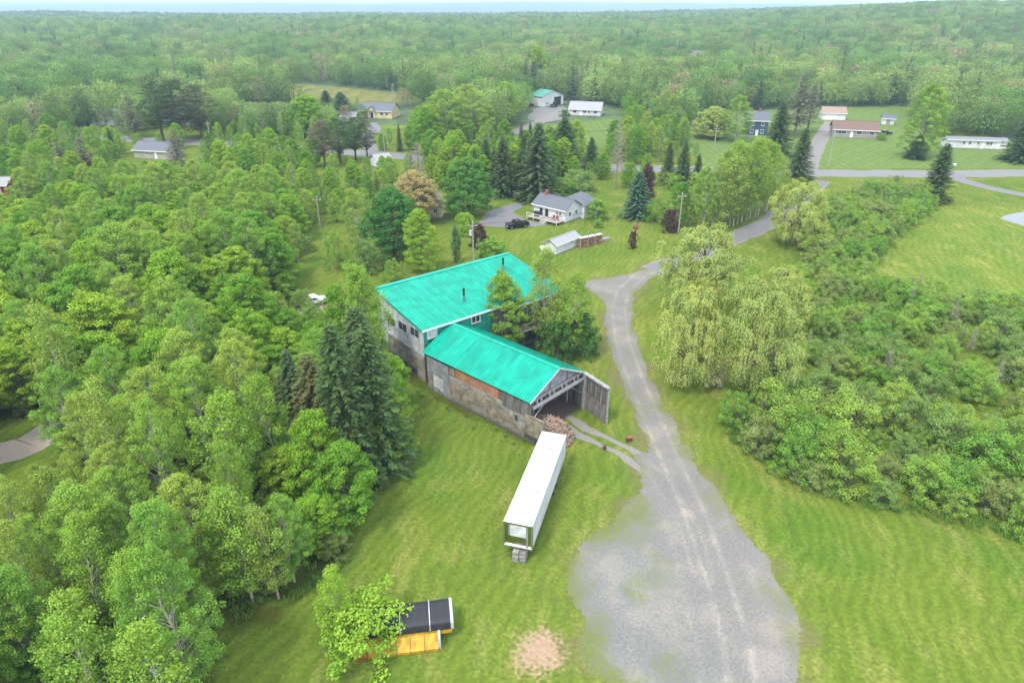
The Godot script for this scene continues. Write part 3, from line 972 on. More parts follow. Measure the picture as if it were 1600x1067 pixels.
func in_view(p: Vector3, h: float) -> bool:
	var a := to_px(p)
	var b := to_px(p + Vector3(0, h, 0))
	return maxf(a.y, b.y) > -5 and minf(a.y, b.y) < 1075 and a.x > -70 and a.x < 1670

func place_plants(cap: int) -> void:
	var by := {}
	for q in plants:
		by.get_or_add(q.kind, []).append(q)
	rng.seed = 4242
	for kind in by:
		var list: Array = by[kind]
		for q in list:
			q.score = (1000.0 if q.must else 0.0) + (q.h / q.p.distance_to(Vector3(0, EYE_H, 0)) * (1.0 if in_view(q.p, q.h) else 0.001))
		list.sort_custom(func(a, b): return a.score > b.score)
		var rest := {}
		for k in list.size():
			var q: Dictionary = list[k]
			var pr: Array = proto[kind]
			var which := rng.randi() % pr.size()
			var tints: Array = TINT[q.tint_of if q.tint_of != "" else kind]
			var ti: int = q.tint if q.tint >= 0 else rng.randi() % tints.size()
			ti = ti % tints.size()
			var s: float = q.h / float(pr[which].h)
			var turn := rng.randf() * TAU
			var squash := rng.randf_range(0.9, 1.12)
			if k < cap and (q.must or in_view(q.p, q.h)):
				var o := thing(q.name, q.label, q.cat, q.p, turn, q.group)
				var sc := Vector3(s * q.wide * squash, s, s * q.wide / squash)
				var tk := put("trunk", pr[which].trunk, mats[BARK[kind]], o)
				var cw := put("crown" if kind != "dead" else "branches", pr[which].crown, leafmat("%s_leaf_%d" % [q.tint_of if q.tint_of != "" else kind, ti], tints[ti], 0.0 if kind == "dead" else 0.8), o)
				tk.scale = sc
				cw.scale = sc
			else:
				rest.get_or_add("%d" % which, []).append([Transform3D(Basis(Vector3.UP, turn).scaled(Vector3(s, s, s)), q.p), tints[ti]])
		for key in rest:
			var w := int(key)
			if kind != "shrub":
				_stuff(kind + "_stems", rest[key].map(func(e): return [e[0], Color(1, 1, 1)]), proto[kind][w].trunk, mats[BARK[kind]], "trunks standing inside the wood")
			_stuff(kind + "_thicket", rest[key], proto[kind][w].crown, leafmat("leaf_stuff", Color(1, 1, 1)), {"shrub": "mass of alder shrubs filling the thicket", "aspen": "mass of aspen crowns inside the wood", "maple": "mass of leafy crowns inside the wood"}.get(kind, "mass of further tree crowns in the wood"))

func _stuff(called: String, list: Array, m: Mesh, material: Material, label: String) -> void:
	var mm := MultiMesh.new()
	mm.transform_format = MultiMesh.TRANSFORM_3D
	mm.use_colors = true
	mm.mesh = m
	mm.instance_count = list.size()
	for k in list.size():
		mm.set_instance_transform(k, list[k][0])
		mm.set_instance_color(k, list[k][1])
	var o := MultiMeshInstance3D.new()
	o.multimesh = mm
	o.material_override = material
	o.name = numbered(called)
	add_child(o)
	tag(o, label, "woodland", "", "stuff")

# tall grass left unmown along the thicket, the wood and the barn
func build_tall_grass() -> void:
	rng.seed = 606
	var b := MB.new()
	for k in 26:
		var an := rng.randf() * TAU
		var base := Vector3(cos(an), 0, sin(an)) * rng.randf() * 0.28
		var lean := (Vector3(cos(an), 0, sin(an)) * rng.randf_range(0.05, 0.35) + Vector3(0, 1, 0)).normalized()
		var h := rng.randf_range(0.35, 0.8)
		var side := lean.cross(rv()).normalized() * 0.035
		b.leaf(base + lean * h * 0.5, lean * h * 0.5, side, lean.cross(side).normalized(), shade_of(0.75, 1.2))
	var m := b.mesh()
	var list := []
	var lines := [P.thicket.slice(0, 8), P.wood.slice(2, 14), P.soil]
	for q in 3:
		var pg: PackedVector2Array = lines[q]
		for k in pg.size() - 1:
			var n := int(pg[k].distance_to(pg[k + 1]) * (5.0 if q == 0 else 3.0 if q == 1 else 1.2))
			for j in n:
				var p := pg[k].lerp(pg[k + 1], rng.randf()) + Vector2(rng.randfn(0, 0.75), rng.randfn(0, 0.75))
				var s := rng.randf_range(0.5, 1.3) * (1.0 if q < 2 else 0.55)
				list.append([Transform3D(Basis(Vector3.UP, rng.randf() * TAU).scaled(Vector3(s * 1.3, s, s * 1.3)), Vector3(p.x, 0, p.y)), Color(0.13, 0.29, 0.05).lerp(Color(0.24, 0.33, 0.08), rng.randf())])
	_stuff("tall_grass", list, m, leafmat("leaf_stuff", Color(1, 1, 1)), "unmown green grass along the thicket and wood edges")

func build_far_forest() -> void:
	rng.seed = 991
	var clear := [
		poly([395,134, 470,129, 640,145, 672,156, 600,168, 540,172, 470,168, 410,152]),
		poly([1060,215, 1090,190, 1130,175, 1180,172, 1290,168, 1420,166, 1440,200, 1470,212, 1600,226, 1750,238, 1750,290, 1270,290, 1100,262]),
		poly([750,235, 790,205, 822,170, 838,160, 885,158, 975,170, 990,190, 960,228, 905,245, 780,240]),
		poly([560,200, 575,176, 640,172, 660,196, 630,215, 600,260, 560,250]),
		poly([180,238, 215,222, 300,225, 330,245, 300,255, 200,252]),
		poly([205,218, 250,200, 300,205, 280,222])]
	var nb: Array = [[], [], [], []]
	var nc: Array = [[], []]
	var ns: Array = []
	var nh: Array = [[], [], []]
	var shade := FastNoiseLite.new()
	shade.seed = 5
	shade.frequency = 0.012
	var f := 262.0
	while f < 3400.0:
		var gap := 6.0 if f < 420 else lerpf(6.6, 9.5, smoothstep(420.0, 1700.0, f))
		var half := f * 0.92 + 70.0
		var x := -half
		while x < half:
			var p := Vector2(x + rng.randf_range(-0.5, 0.5) * gap, -f + rng.randf_range(-0.5, 0.5) * gap)
			x += gap
			var bad := false
			if f < 560.0:
				for c in clear:
					if Geometry2D.is_point_in_polygon(p, c):
						bad = true
						break
			elif (f > 1180 and f < 1290 and p.x > -980.0 and p.x < -560.0) or (f > 735 and f < 815 and p.x > -420.0 and p.x < -250.0):
				bad = true
			elif f > 1330 and f < 1640 and p.x > -170.0 and p.x < 280.0:
				bad = f > 1392 and f < 1562
			if bad: continue
			var y := terrain(p.x, p.y)
			var s := rng.randf_range(0.66, 1.3) * (1.0 + 0.3 * noise_t.get_noise_2d(p.x * 3.0, p.y * 3.0))
			var at_px := to_px(Vector3(p.x, 0, p.y))
			if f < 560.0:
				s = minf(s, open_height(Vector3(p.x, 0, p.y), 30.0) / 15.0)
				if s < 0.16: continue
			var tone := shade.get_noise_2d(p.x, p.y) * 0.5 + 0.5
			var basis := Basis(Vector3.UP, rng.randf() * TAU).scaled(Vector3(s * rng.randf_range(0.85, 1.2), s, s * rng.randf_range(0.85, 1.2)))
			var xf := Transform3D(basis, Vector3(p.x, y, p.y))
			var pick := rng.randf()
			var wc := smoothstep(0.5, 0.8, tone) * 0.3 + 0.03
			var stand := shade.get_noise_2d(p.x * 0.6 + 777.0, p.y * 0.6) + rng.randf_range(-0.25, 0.25)
			var col := Color(0.180, 0.310, 0.085).lerp(Color(0.300, 0.390, 0.130), clampf(stand * 1.6 + 0.45, 0.0, 1.0)).lerp(Color(0.110, 0.235, 0.080), rng.randf() * tone)
			var vary := rng.randf_range(0.62, 1.28)
			col = Color(col.r * vary, col.g * vary, col.b * vary)
			if pick < wc:
				if f < 1500: nc[rng.randi() % 2].append([xf, Color(0.079, 0.131, 0.074).lerp(Color(0.123, 0.175, 0.105), rng.randf())])
				else: nh[rng.randi() % 3].append([xf, Color(0.096, 0.158, 0.088)])
			elif pick < wc + 0.05 and f < 900:
				ns.append([xf, Color(0.455, 0.403, 0.350)])
			else:
				if rng.randf() < 0.05: col = Color(0.350, 0.298, 0.193)
				if f < 1150: nb[rng.randi() % 4].append([xf, col])
				else: nh[rng.randi() % 3].append([xf, col])
		f += gap * 0.92
	var m := leafmat("leaf_stuff", Color(1, 1, 1))
	for k in 4: _stuff("distant_broadleaf_wood", nb[k], far_proto.broad[k], m, "broadleaf wood stretching away behind the houses")
	for k in 2: _stuff("distant_conifer_wood", nc[k], far_proto.conifer[k], m, "dark conifers mixed through the distant wood")
	_stuff("distant_bare_trees", ns, far_proto.snag[0], leafmat("snag_wood", Color(1, 1, 1), 0.0), "bare grey trees scattered through the distant wood")
	for k in 3: _stuff("horizon_wood", nh[k], far_proto.horizon[k], m, "hazy wooded ridges along the horizon")

# ---------------------------------------------------------------- buildings
func window_at(parent: Node, called: String, c: Vector3, w: float, h: float, axis: String, out_: float, frame: Material, pane: Material, mull := 1) -> void:
	# frame bars round a recessed pane; axis is the wall's normal, out_ its sign
	var t := 0.09
	var node := MB.new()
	var pn := MB.new()
	var add := func(b: MB, x0: float, y0: float, x1: float, y1: float, d0: float, d1: float) -> void:
		var lo: Vector3; var hi: Vector3
		if axis == "z":
			lo = Vector3(c.x + x0, c.y + y0, c.z + minf(d0 * out_, d1 * out_)); hi = Vector3(c.x + x1, c.y + y1, c.z + maxf(d0 * out_, d1 * out_))
		else:
			lo = Vector3(c.x + minf(d0 * out_, d1 * out_), c.y + y0, c.z + x0); hi = Vector3(c.x + maxf(d0 * out_, d1 * out_), c.y + y1, c.z + x1)
		b.box(lo, hi)
	add.call(node, -w / 2, h / 2 - t, w / 2, h / 2, -0.02, 0.07)
	add.call(node, -w / 2 - 0.04, -h / 2 - 0.02, w / 2 + 0.04, -h / 2 + t, -0.02, 0.1)
	add.call(node, -w / 2, -h / 2 + t, -w / 2 + t, h / 2 - t, -0.02, 0.07)
	add.call(node, w / 2 - t, -h / 2 + t, w / 2, h / 2 - t, -0.02, 0.07)
	for k in range(1, mull):
		var x := -w / 2 + w * k / mull
		add.call(node, x - 0.03, -h / 2 + t, x + 0.03, h / 2 - t, -0.02, 0.06)
	var o := part(called, node, frame, parent)
	add.call(pn, -w / 2 + t, -h / 2 + t, w / 2 - t, h / 2 - t, -0.02, 0.025)
	part("pane", pn, pane, o)

func gable_wall(L: float, D: float, h: float, rise: float) -> MB:
	var b := MB.new()
	b.quad(Vector3(0, 0, 0), Vector3(L, 0, 0), Vector3(L, h, 0), Vector3(0, h, 0))
	b.quad(Vector3(L, 0, -D), Vector3(0, 0, -D), Vector3(0, h, -D), Vector3(L, h, -D))
	for x in [0.0, L]:
		b.quad(Vector3(x, 0, -D), Vector3(x, 0, 0), Vector3(x, h, 0), Vector3(x, h, -D))
		b.tri(Vector3(x, h, -D), Vector3(x, h, 0), Vector3(x, h + rise, -D / 2))
	b.quad(Vector3(0, 0.02, 0), Vector3(0, 0.02, -D), Vector3(L, 0.02, -D), Vector3(L, 0.02, 0))
	return b

# one slope of a roof as a slab: from eave line a-b to ridge line d-c, thickness th downward
func slab(b: MB, a: Vector3, bb: Vector3, cc: Vector3, d: Vector3, th: float) -> void:
	var o := Vector3(0, -th, 0)
	b.quad(a, bb, cc, d)
	b.quad(d + o, cc + o, bb + o, a + o)
	b.quad(a + o, bb + o, bb, a); b.quad(bb + o, cc + o, cc, bb); b.quad(cc + o, d + o, d, cc); b.quad(d + o, a + o, a, d)

func roof_parts(root: Node, L: float, D: float, h: float, rise: float, over: float, m: Material, trim: Material, th := 0.12) -> Node:
	var s := rise / (D / 2)
	var e := h - s * over + 0.06
	var r := h + rise + 0.06
	var b := MB.new()
	slab(b, Vector3(-over, e, over), Vector3(L + over, e, over), Vector3(L + over, r, -D / 2), Vector3(-over, r, -D / 2), th)
	slab(b, Vector3(L + over, e, -D - over), Vector3(-over, e, -D - over), Vector3(-over, r, -D / 2 - 0.001), Vector3(L + over, r, -D / 2 - 0.001), th)
	var o := part("roof", b, m, root)
	var c := MB.new()
	c.box(Vector3(-over - 0.02, r - 0.03, -D / 2 - 0.14), Vector3(L + over + 0.02, r + 0.05, -D / 2 + 0.14), 0.03)
	part("ridge_cap", c, m, o)
	var f := MB.new()
	f.box(Vector3(-over, e - th - 0.16, over - 0.03), Vector3(L + over, e - 0.02, over + 0.05))
	part("fascia", f, trim, o)
	return o

# spec windows: [x, y, w, h]; doors: [x, w, h]
func house(called: String, label: String, l: Vector2, r: Vector2, D: float, h: float, rise: float, wall: Material, roof: Material, wins: Array, doors: Array, base_h := 0.3, category := "house", chim := -1.0) -> Node3D:
	var a := G(l.x, l.y); var c := G(r.x, r.y)
	var d := c - a
	var L := d.length()
	var root := thing(called, label, category, a, atan2(-d.z, d.x))
	var white: Material = mats["white_trim"]
	var w := gable_wall(L, D, h, rise)
	part("wall", w, wall, root)
	bx("foundation", Vector3(-0.05, -0.1, -D - 0.05), Vector3(L + 0.05, base_h, 0.05), mats["concrete"], root)
	roof_parts(root, L, D, h, rise, 0.45, roof, white)
	for q in wins:
		window_at(root, "window", Vector3(q[0] * L, q[1], 0.0), q[2], q[3], "z", 1.0, white, mats["dark_glass"], 2)
	for q in [-0.28, -0.7]:
		window_at(root, "window", Vector3(L, h * 0.58, D * q), 1.0, 1.1, "x", 1.0, white, mats["dark_glass"], 2)
	for q in doors:
		var dm: Material = mats[q[3]] if q.size() > 3 else white
		var o := bx("door", Vector3(q[0] * L - q[1] / 2, base_h * 0.5, -0.02), Vector3(q[0] * L + q[1] / 2, base_h * 0.5 + q[2], 0.06), dm, root)
		bx("handle", Vector3(q[0] * L + q[1] * 0.36, base_h * 0.5 + q[2] * 0.46, 0.06), Vector3(q[0] * L + q[1] * 0.36 + 0.06, base_h * 0.5 + q[2] * 0.5, 0.1), mats["dark_metal"], o)
	if chim >= 0.0:
		bx("chimney", Vector3(chim * L - 0.3, h + rise * 0.6, -D / 2 - 0.3), Vector3(chim * L + 0.3, h + rise + 1.0, -D / 2 + 0.3), mats["red_brick"], root, 0.04)
	return root

func build_materials() -> void:
	mat("teal_main", Color(0.003, 0.415, 0.285), 0.42, 0.0, "wear", 0.08)
	mat("teal_main_b", Color(0.003, 0.43, 0.298), 0.42, 0.0, "wear", 0.11)
	mat("teal_wing", Color(0.003, 0.415, 0.285), 0.42, 0.0, "wear", 0.08)
	mat("teal_wing_b", Color(0.003, 0.43, 0.298), 0.42, 0.0, "wear", 0.11)
	mat("teal_wall", Color(0.015, 0.270, 0.200), 0.6, 0.0, "wear", 0.2)
	mat("pale_sheet", Color(0.62, 0.625, 0.64), 0.7, 0.0, "wear", 0.16)
	mat("pale_sheet_b", Color(0.55, 0.565, 0.59), 0.7, 0.0, "wear", 0.2)
	mat("grey_panel", Color(0.30, 0.31, 0.33), 0.7, 0.0, "wear", 0.2)
	mat("white_panel", Color(0.62, 0.63, 0.64), 0.7, 0.0, "wear", 0.2)
	mat("block_tan", Color(0.345, 0.295, 0.22), 0.95, 0.0, "grime", 0.22, 1.5)
	mat("block_grey", Color(0.30, 0.28, 0.25), 0.95, 0.0, "grime", 0.2, 1.5)
	mat("block_pale", Color(0.38, 0.375, 0.36), 0.95, 0.0, "grime", 0.25, 1.5)
	mat("orange_board", Color(0.43, 0.205, 0.085), 0.8, 0.0, "wear", 0.2)
	mat("red_board", Color(0.42, 0.20, 0.125), 0.8, 0.0, "wear", 0.2)
	mat("old_boards", Color(0.17, 0.165, 0.155), 0.9, 0.0, "grime", 0.35, 1.0, Vector3(2.5, 0.3, 2.5))
	mat("old_boards_b", Color(0.235, 0.225, 0.22), 0.9, 0.0, "grime", 0.35, 1.0, Vector3(2.5, 0.3, 2.5))
	mat("dark_boards", Color(0.105, 0.095, 0.085), 0.9, 0.0, "grime", 0.35, 1.0, Vector3(2.5, 0.3, 2.5))
	mat("gable_boards", Color(0.32, 0.315, 0.34), 0.9, 0.0, "wear", 0.3)
	mat("beam", Color(0.36, 0.35, 0.34), 0.9, 0.0, "wear", 0.3)
	mat("lumber", Color(0.55, 0.33, 0.13), 0.85, 0.0, "wear", 0.3)
	mat("firewood", Color(0.27, 0.19, 0.14), 0.9)
	mat("dirt_floor", Color(0.16, 0.12, 0.095), 0.95, 0.0, "fine", 0.4)
	mat("white_trim", Color(0.70, 0.70, 0.70), 0.6)
	mat("white_paint", Color(0.68, 0.68, 0.68), 0.55, 0.0, "soft", 0.15)
	mat("trailer_white", Color(0.60, 0.61, 0.63), 0.45, 0.0, "soft", 0.12)
	mat("trailer_roof", Color(0.60, 0.60, 0.59), 0.7, 0.0, "smudge", 0.07)
	mat("dark_glass", Color(0.025, 0.03, 0.035), 0.08)
	mat("grey_glass", Color(0.05, 0.06, 0.07), 0.12)
	mat("dark_metal", Color(0.02, 0.02, 0.022), 0.5)
	mat("galvanised", Color(0.50, 0.51, 0.52), 0.35, 0.9, "soft", 0.3)
	mat("mirror_steel", Color(0.50, 0.49, 0.42), 0.16, 1.0, "soft", 0.3)
	mat("rubber", Color(0.018, 0.018, 0.019), 0.85)
	mat("concrete", Color(0.36, 0.35, 0.33), 0.95, 0.0, "wear", 0.3)
	mat("red_brick", Color(0.33, 0.11, 0.075), 0.9, 0.0, "wear", 0.6)
	mat("slate_roof", Color(0.145, 0.155, 0.180), 0.75, 0.0, "fine", 0.25)
	mat("grey_roof", Color(0.24, 0.245, 0.26), 0.8, 0.0, "fine", 0.25)
	mat("pale_roof", Color(0.40, 0.39, 0.40), 0.8, 0.0, "fine", 0.25)
	mat("brown_roof", Color(0.22, 0.135, 0.105), 0.85, 0.0, "fine", 0.25)
	mat("tan_roof", Color(0.36, 0.27, 0.20), 0.85, 0.0, "fine", 0.25)
	mat("green_roof", Color(0.07, 0.30, 0.21), 0.5, 0.0, "fine", 0.25)
	mat("yellow_siding", Color(0.66, 0.54, 0.26), 0.7, 0.0, "soft", 0.2)
	mat("beige_siding", Color(0.40, 0.37, 0.28), 0.7, 0.0, "soft", 0.2)
	mat("taupe_siding", Color(0.33, 0.28, 0.26), 0.7, 0.0, "soft", 0.2)
	mat("navy_siding", Color(0.035, 0.075, 0.105), 0.7, 0.0, "soft", 0.2)
	mat("red_siding", Color(0.36, 0.035, 0.035), 0.7, 0.0, "soft", 0.2)
	mat("deck_wood", Color(0.42, 0.37, 0.33), 0.85, 0.0, "wear", 0.4)
	mat("pole_wood", Color(0.40, 0.37, 0.33), 0.9, 0.0, "wear", 0.6)
	mat("yellow_steel", Color(0.66, 0.395, 0.012), 0.6, 0.0, "grime", 0.45)
	mat("rust", Color(0.42, 0.14, 0.025), 0.9, 0.0, "grime", 0.7)
	mat("tarp", Color(0.020, 0.021, 0.026), 0.6, 0.0, "wear", 0.5, 2.0)
	mat("black_paint", Color(0.012, 0.012, 0.014), 0.2)
	mat("white_car", Color(0.72, 0.73, 0.75), 0.2)
	mat("red_paint", Color(0.30, 0.03, 0.025), 0.4)
	mat("rust_can", Color(0.10, 0.028, 0.022), 0.8)
	for k in ["teal_main", "teal_main_b", "teal_wing", "teal_wing_b"]:
		mats[k].metallic_specular = 0.35
		mats[k].roughness = 0.4
	mat("green_paint", Color(0.02, 0.09, 0.03), 0.4)

func build_barn() -> void:
	var root := thing("barn", "long weathered barn with bright teal metal roofs and open shed wing", "barn", Vector3(-11.3, 0, -78.3), deg_to_rad(39.0))
	var L := 22.9
	var D := 11.7
	# walls of the tall part
	var w := MB.new()
	w.quad(Vector3(0.02, -0.1, 0), Vector3(L, -0.1, 0), Vector3(L, 7.85, 0), Vector3(0.02, 7.85, 0))
	w.quad(Vector3(L, -0.1, 0), Vector3(L, -0.1, -D), Vector3(L, 9.75, -D), Vector3(L, 7.85, 0))
	w.quad(Vector3(L, -0.1, -D), Vector3(0.02, -0.1, -D), Vector3(0.02, 9.75, -D), Vector3(L, 9.75, -D))
	w.quad(Vector3(0.02, -0.1, -D), Vector3(0.02, -0.1, 0), Vector3(0.02, 7.85, 0), Vector3(0.02, 9.75, -D))
	part("wall", w, mats["old_boards"], root)
	# sheets of the gable, each its own board
	var n := 14
	for k in n:
		var z0 := -D + D * k / n
		var z1 := -D + D * (k + 1) / n
		var b := MB.new()
		var off := 0.0 if k % 2 else 0.012
		var low := 4.25 if z0 > -9.4 else 2.3
		var t0 := 7.82 + 1.9 * (-z0 / D); var t1 := 7.82 + 1.9 * (-z1 / D)
		var x := -0.05 - off
		b.quad(Vector3(x, low, z0), Vector3(x, low, z1 - 0.015), Vector3(x, t1, z1 - 0.015), Vector3(x, t0, z0))
		b.quad(Vector3(0.02, low, z1 - 0.015), Vector3(0.02, t1, z1 - 0.015), Vector3(x, t1, z1 - 0.015), Vector3(x, low, z1 - 0.015))
		b.quad(Vector3(0.02, low, z0), Vector3(x, low, z0), Vector3(x, t0, z0), Vector3(0.02, t0, z0))
		b.quad(Vector3(0.02, low, z0), Vector3(0.02, low, z1 - 0.015), Vector3(x, low, z1 - 0.015), Vector3(x, low, z0))
		part("wall_board", b, mats["pale_sheet" if (k * 7) % 3 else "pale_sheet_b"], root)
	bx("wall_band", Vector3(-0.09, 3.85, -9.4), Vector3(0.02, 4.25, 0.02), mats["pale_sheet_b"], root)
	rng.seed = 13
	var zc := -9.4
	while zc < -0.05:
		var len := minf(rng.randf_range(1.3, 2.1), -zc)
		var y := -0.1
		while y < 3.8:
			var hh := minf(0.78, 3.84 - y)
			var nv := noise_a.get_noise_2d(zc * 9.0, y * 22.0 + 70.0) + rng.randf_range(-0.12, 0.12)
			var m := "block_tan" if nv > -0.06 else "block_grey" if nv > -0.3 else "block_pale"
			bx("wall_panel", Vector3(-0.08 - rng.randf() * 0.03, y, zc), Vector3(0.02, y + hh - 0.012, zc + len - 0.012), mats[m], root)
			y += hh
		zc += len
	for q in [[-8.1, 6.15], [-5.05, 6.4], [-2.0, 6.7]]:
		window_at(root, "window", Vector3(-0.065, q[1], q[0]), 2.2, 1.35, "x", -1.0, mats["pale_sheet_b"], mats["grey_glass"], 2)
	for q in [[-5.05, 0.75], [-2.6, 0.8]]:
		window_at(root, "window", Vector3(-0.11, q[1], q[0]), 1.25, 1.15, "x", -1.0, mats["old_boards"], mats["dark_glass"], 3)
	# teal front, in sheets
	for k in 12:
		var x0 := 0.05 + k * 0.92
		bx("wall_board", Vector3(x0, 4.6, 0.0), Vector3(x0 + 0.9, 7.8, 0.05 + 0.012 * (k % 2)), mats["teal_wall"], root)
	window_at(root, "window", Vector3(1.25, 6.95, 0.07), 1.5, 1.25, "z", 1.0, mats["white_trim"], mats["white_panel"], 1)
	window_at(root, "window", Vector3(8.2, 7.05, 0.07), 1.45, 1.2, "z", 1.0, mats["white_trim"], mats["dark_glass"], 2)
	# dark living front beyond, under the deeper eave, with its deck
	var y0 := -0.1
	while y0 < 7.3:
		bx("wall_plank", Vector3(14.6, y0, 0.0), Vector3(L, y0 + 0.44, 0.9), mats["dark_boards" if int(y0 * 3.0) % 2 else "old_boards"], root)
		y0 += 0.46
	for q in [15.8, 18.2, 20.8]:
		window_at(root, "window", Vector3(q, 6.2, 0.9), 1.5, 1.3, "z", 1.0, mats["white_trim"], mats["grey_glass"], 2)
	bx("deck", Vector3(14.4, 3.9, 0.9), Vector3(L, 4.05, 2.5), mats["deck_wood"], root)
	for q in [14.6, 17.3, 20.0, 22.7]:
		bx("deck_post", Vector3(q - 0.07, -0.1, 2.3), Vector3(q + 0.07, 5.0, 2.44), mats["old_boards"], root)
	bx("deck_rail", Vector3(14.4, 4.9, 2.32), Vector3(L, 5.0, 2.42), mats["deck_wood"], root)
	# the roof: sheet by sheet, each with a raised seam
	var roof := Node3D.new()
	roof.name = "main_roof"
	root.add_child(roof)
	var s := 1.9 / D
	var pitch := func(z: float) -> float: return 7.98 - z * s
	var x := -0.4
	var k2 := 0
	while x < L + 0.35:
		var x1 := minf(x + 0.74, L + 0.4)
		var zf := 0.38 if x < 14.5 else 1.45
		var b := MB.new()
		slab(b, Vector3(x, pitch.call(zf), zf), Vector3(x1, pitch.call(zf), zf), Vector3(x1, pitch.call(-D), -D), Vector3(x, pitch.call(-D), -D), 0.05)
		for e in [0.0, 0.37]:
			if x + e + 0.06 < x1:
				slab(b, Vector3(x + e, pitch.call(zf) + 0.07, zf), Vector3(x + e + 0.05, pitch.call(zf) + 0.07, zf), Vector3(x + e + 0.05, pitch.call(-D) + 0.07, -D), Vector3(x + e, pitch.call(-D) + 0.07, -D), 0.05)
		part("roof_panel", b, mats["teal_main" if k2 % 3 else "teal_main_b"], roof)
		x = x1 + 0.022
		k2 += 1
	var rb := MB.new()
	slab(rb, Vector3(-0.42, 9.93, -D + 0.45), Vector3(L + 0.42, 9.93, -D + 0.45), Vector3(L + 0.42, 10.0, -D - 0.1), Vector3(-0.42, 10.0, -D - 0.1), 0.07)
	slab(rb, Vector3(L + 0.42, 9.5, -D - 1.0), Vector3(-0.42, 9.5, -D - 1.0), Vector3(-0.42, 10.0, -D - 0.1), Vector3(L + 0.42, 10.0, -D - 0.1), 0.07)
	part("ridge_cap", rb, mats["teal_main"], roof)
	bx("fascia", Vector3(-0.42, 7.62, 0.39), Vector3(14.5, 7.9, 0.43), mats["white_trim"], roof)
	bx("fascia", Vector3(14.5, 7.44, 1.46), Vector3(L + 0.42, 7.72, 1.5), mats["white_trim"], roof)
	var rk := MB.new()
	slab(rk, Vector3(-0.46, 7.99, 0.4), Vector3(-0.41, 7.99, 0.4), Vector3(-0.41, 9.93, -D), Vector3(-0.46, 9.93, -D), 0.3)
	part("rake_board", rk, mats["teal_wing"], roof)
	for q in [[8.6, -3.1], [19.1, -7.75]]:
		var pb := MB.new()
		var ph: float = pitch.call(q[1])
		pb.tube(Vector3(q[0], ph - 0.05, q[1]), Vector3(q[0], ph + 0.75, q[1]), 0.24, 0.15, 10, true)
		var st := part("stove_pipe", pb, mats["galvanised"], root)
		var cb := MB.new()
		cb.tube(Vector3(q[0], ph + 0.75, q[1]), Vector3(q[0], ph + 1.6, q[1]), 0.14, 0.14, 10, true)
		cb.tube(Vector3(q[0], ph + 1.65, q[1]), Vector3(q[0], ph + 1.85, q[1]), 0.22, 0.08, 10, true)
		part("cap", cb, mats["dark_metal"], st)
	# ---------------- the lower wing, in its own direction
	var wing := Node3D.new()
	wing.name = "wing"
	root.add_child(wing)
	var inv := root.transform.affine_inverse()
	wing.transform = inv * Transform3D(Basis(Vector3.UP, deg_to_rad(-42.5)), Vector3(-7.7, 0, -81.2))
	var ZL := 5.2
	var ZR := -4.4
	var WL := 17.7
	var xm := func(z: float) -> float: return 0.0
	# parts of the wing sit in the barn's frame so that they stay its own pieces
	var T := wing.transform
	root.remove_child(wing)
	wing.free()
	var add := func(called: String, b: MB, m: Material, parent: Node = root) -> MeshInstance3D:
		var o := part(called, b, m, parent)
		o.transform = T
		return o
	var addbox := func(called: String, lo: Vector3, hi: Vector3, m: Material, ch := 0.0) -> void:
		var b := MB.new()
		b.box(lo, hi, ch)
		add.call(called, b, m)
	# left wall, panel by panel: (x0, x1, y0, y1, material)
	var back := MB.new()
	back.box(Vector3(0.3, -0.1, ZL - 0.16), Vector3(WL, 5.2, ZL - 0.08))
	add.call("wing_wall", back, mats["dark_boards"])
	for q in [[0.45, 1.4, 2.5, 4.75, "grey_panel"], [1.43, 2.4, 2.5, 4.7, "grey_panel"], [2.43, 3.4, 2.45, 4.7, "grey_panel"], [3.43, 4.5, 2.4, 4.6, "grey_panel"], [0.45, 1.5, -0.1, 2.4, "block_grey"], [1.55, 2.7, 0.7, 2.38, "white_panel"], [2.75, 3.4, 0.5, 2.3, "pale_sheet_b"], [3.45, 4.6, -0.1, 2.3, "grey_panel"], [1.55, 2.7, -0.1, 0.66, "grey_panel"], [2.75, 3.4, -0.1, 0.46, "grey_panel"],
		[4.65, 5.6, 3.2, 4.7, "block_tan"], [5.75, 7.9, 3.55, 4.95, "orange_board"], [7.93, 9.9, 3.5, 4.95, "red_board"], [9.93, 13.1, 3.4, 4.95, "red_board"]]:
		addbox.call("wall_panel", Vector3(q[0], q[2], ZL - 0.08), Vector3(q[1], q[3], ZL + 0.03), mats[q[4]])
	var xb := 13.15
	while xb < WL:
		addbox.call("wall_plank", Vector3(xb, 2.95, ZL - 0.08), Vector3(xb + 0.44, 5.1, ZL + 0.01 + 0.02 * rng.randf()), mats["old_boards" if rng.randf() < 0.5 else "old_boards_b"])
		xb += 0.455
	xb = 4.65
	while xb < 19.9:
		var len2 := minf(rng.randf_range(1.2, 1.9), 20.0 - xb)
		var yb := -0.12
		var top := 3.5 if xb < 13.0 else 2.9 if xb < WL - 1.0 else 3.35
		while yb < top - 0.1:
			var hh := minf(0.72, top - yb)
			var nv := noise_a.get_noise_2d(xb * 8.0, yb * 26.0) + rng.randf_range(-0.12, 0.12)
			var m := "block_tan" if nv > 0.02 else "block_grey" if nv > -0.28 else "block_pale"
			if yb > 2.1 and xb < 13.0: m = "block_pale"
			addbox.call("wall_panel", Vector3(xb, yb, ZL - 0.08), Vector3(xb + len2 - 0.012, yb + hh - 0.012, ZL + 0.06 + rng.randf() * 0.025), mats[m])
			yb += hh
		xb += len2
	addbox.call("wall_hatch", Vector3(15.7, 1.75, ZL + 0.05), Vector3(16.15, 2.5, ZL + 0.11), mats["dark_boards"])
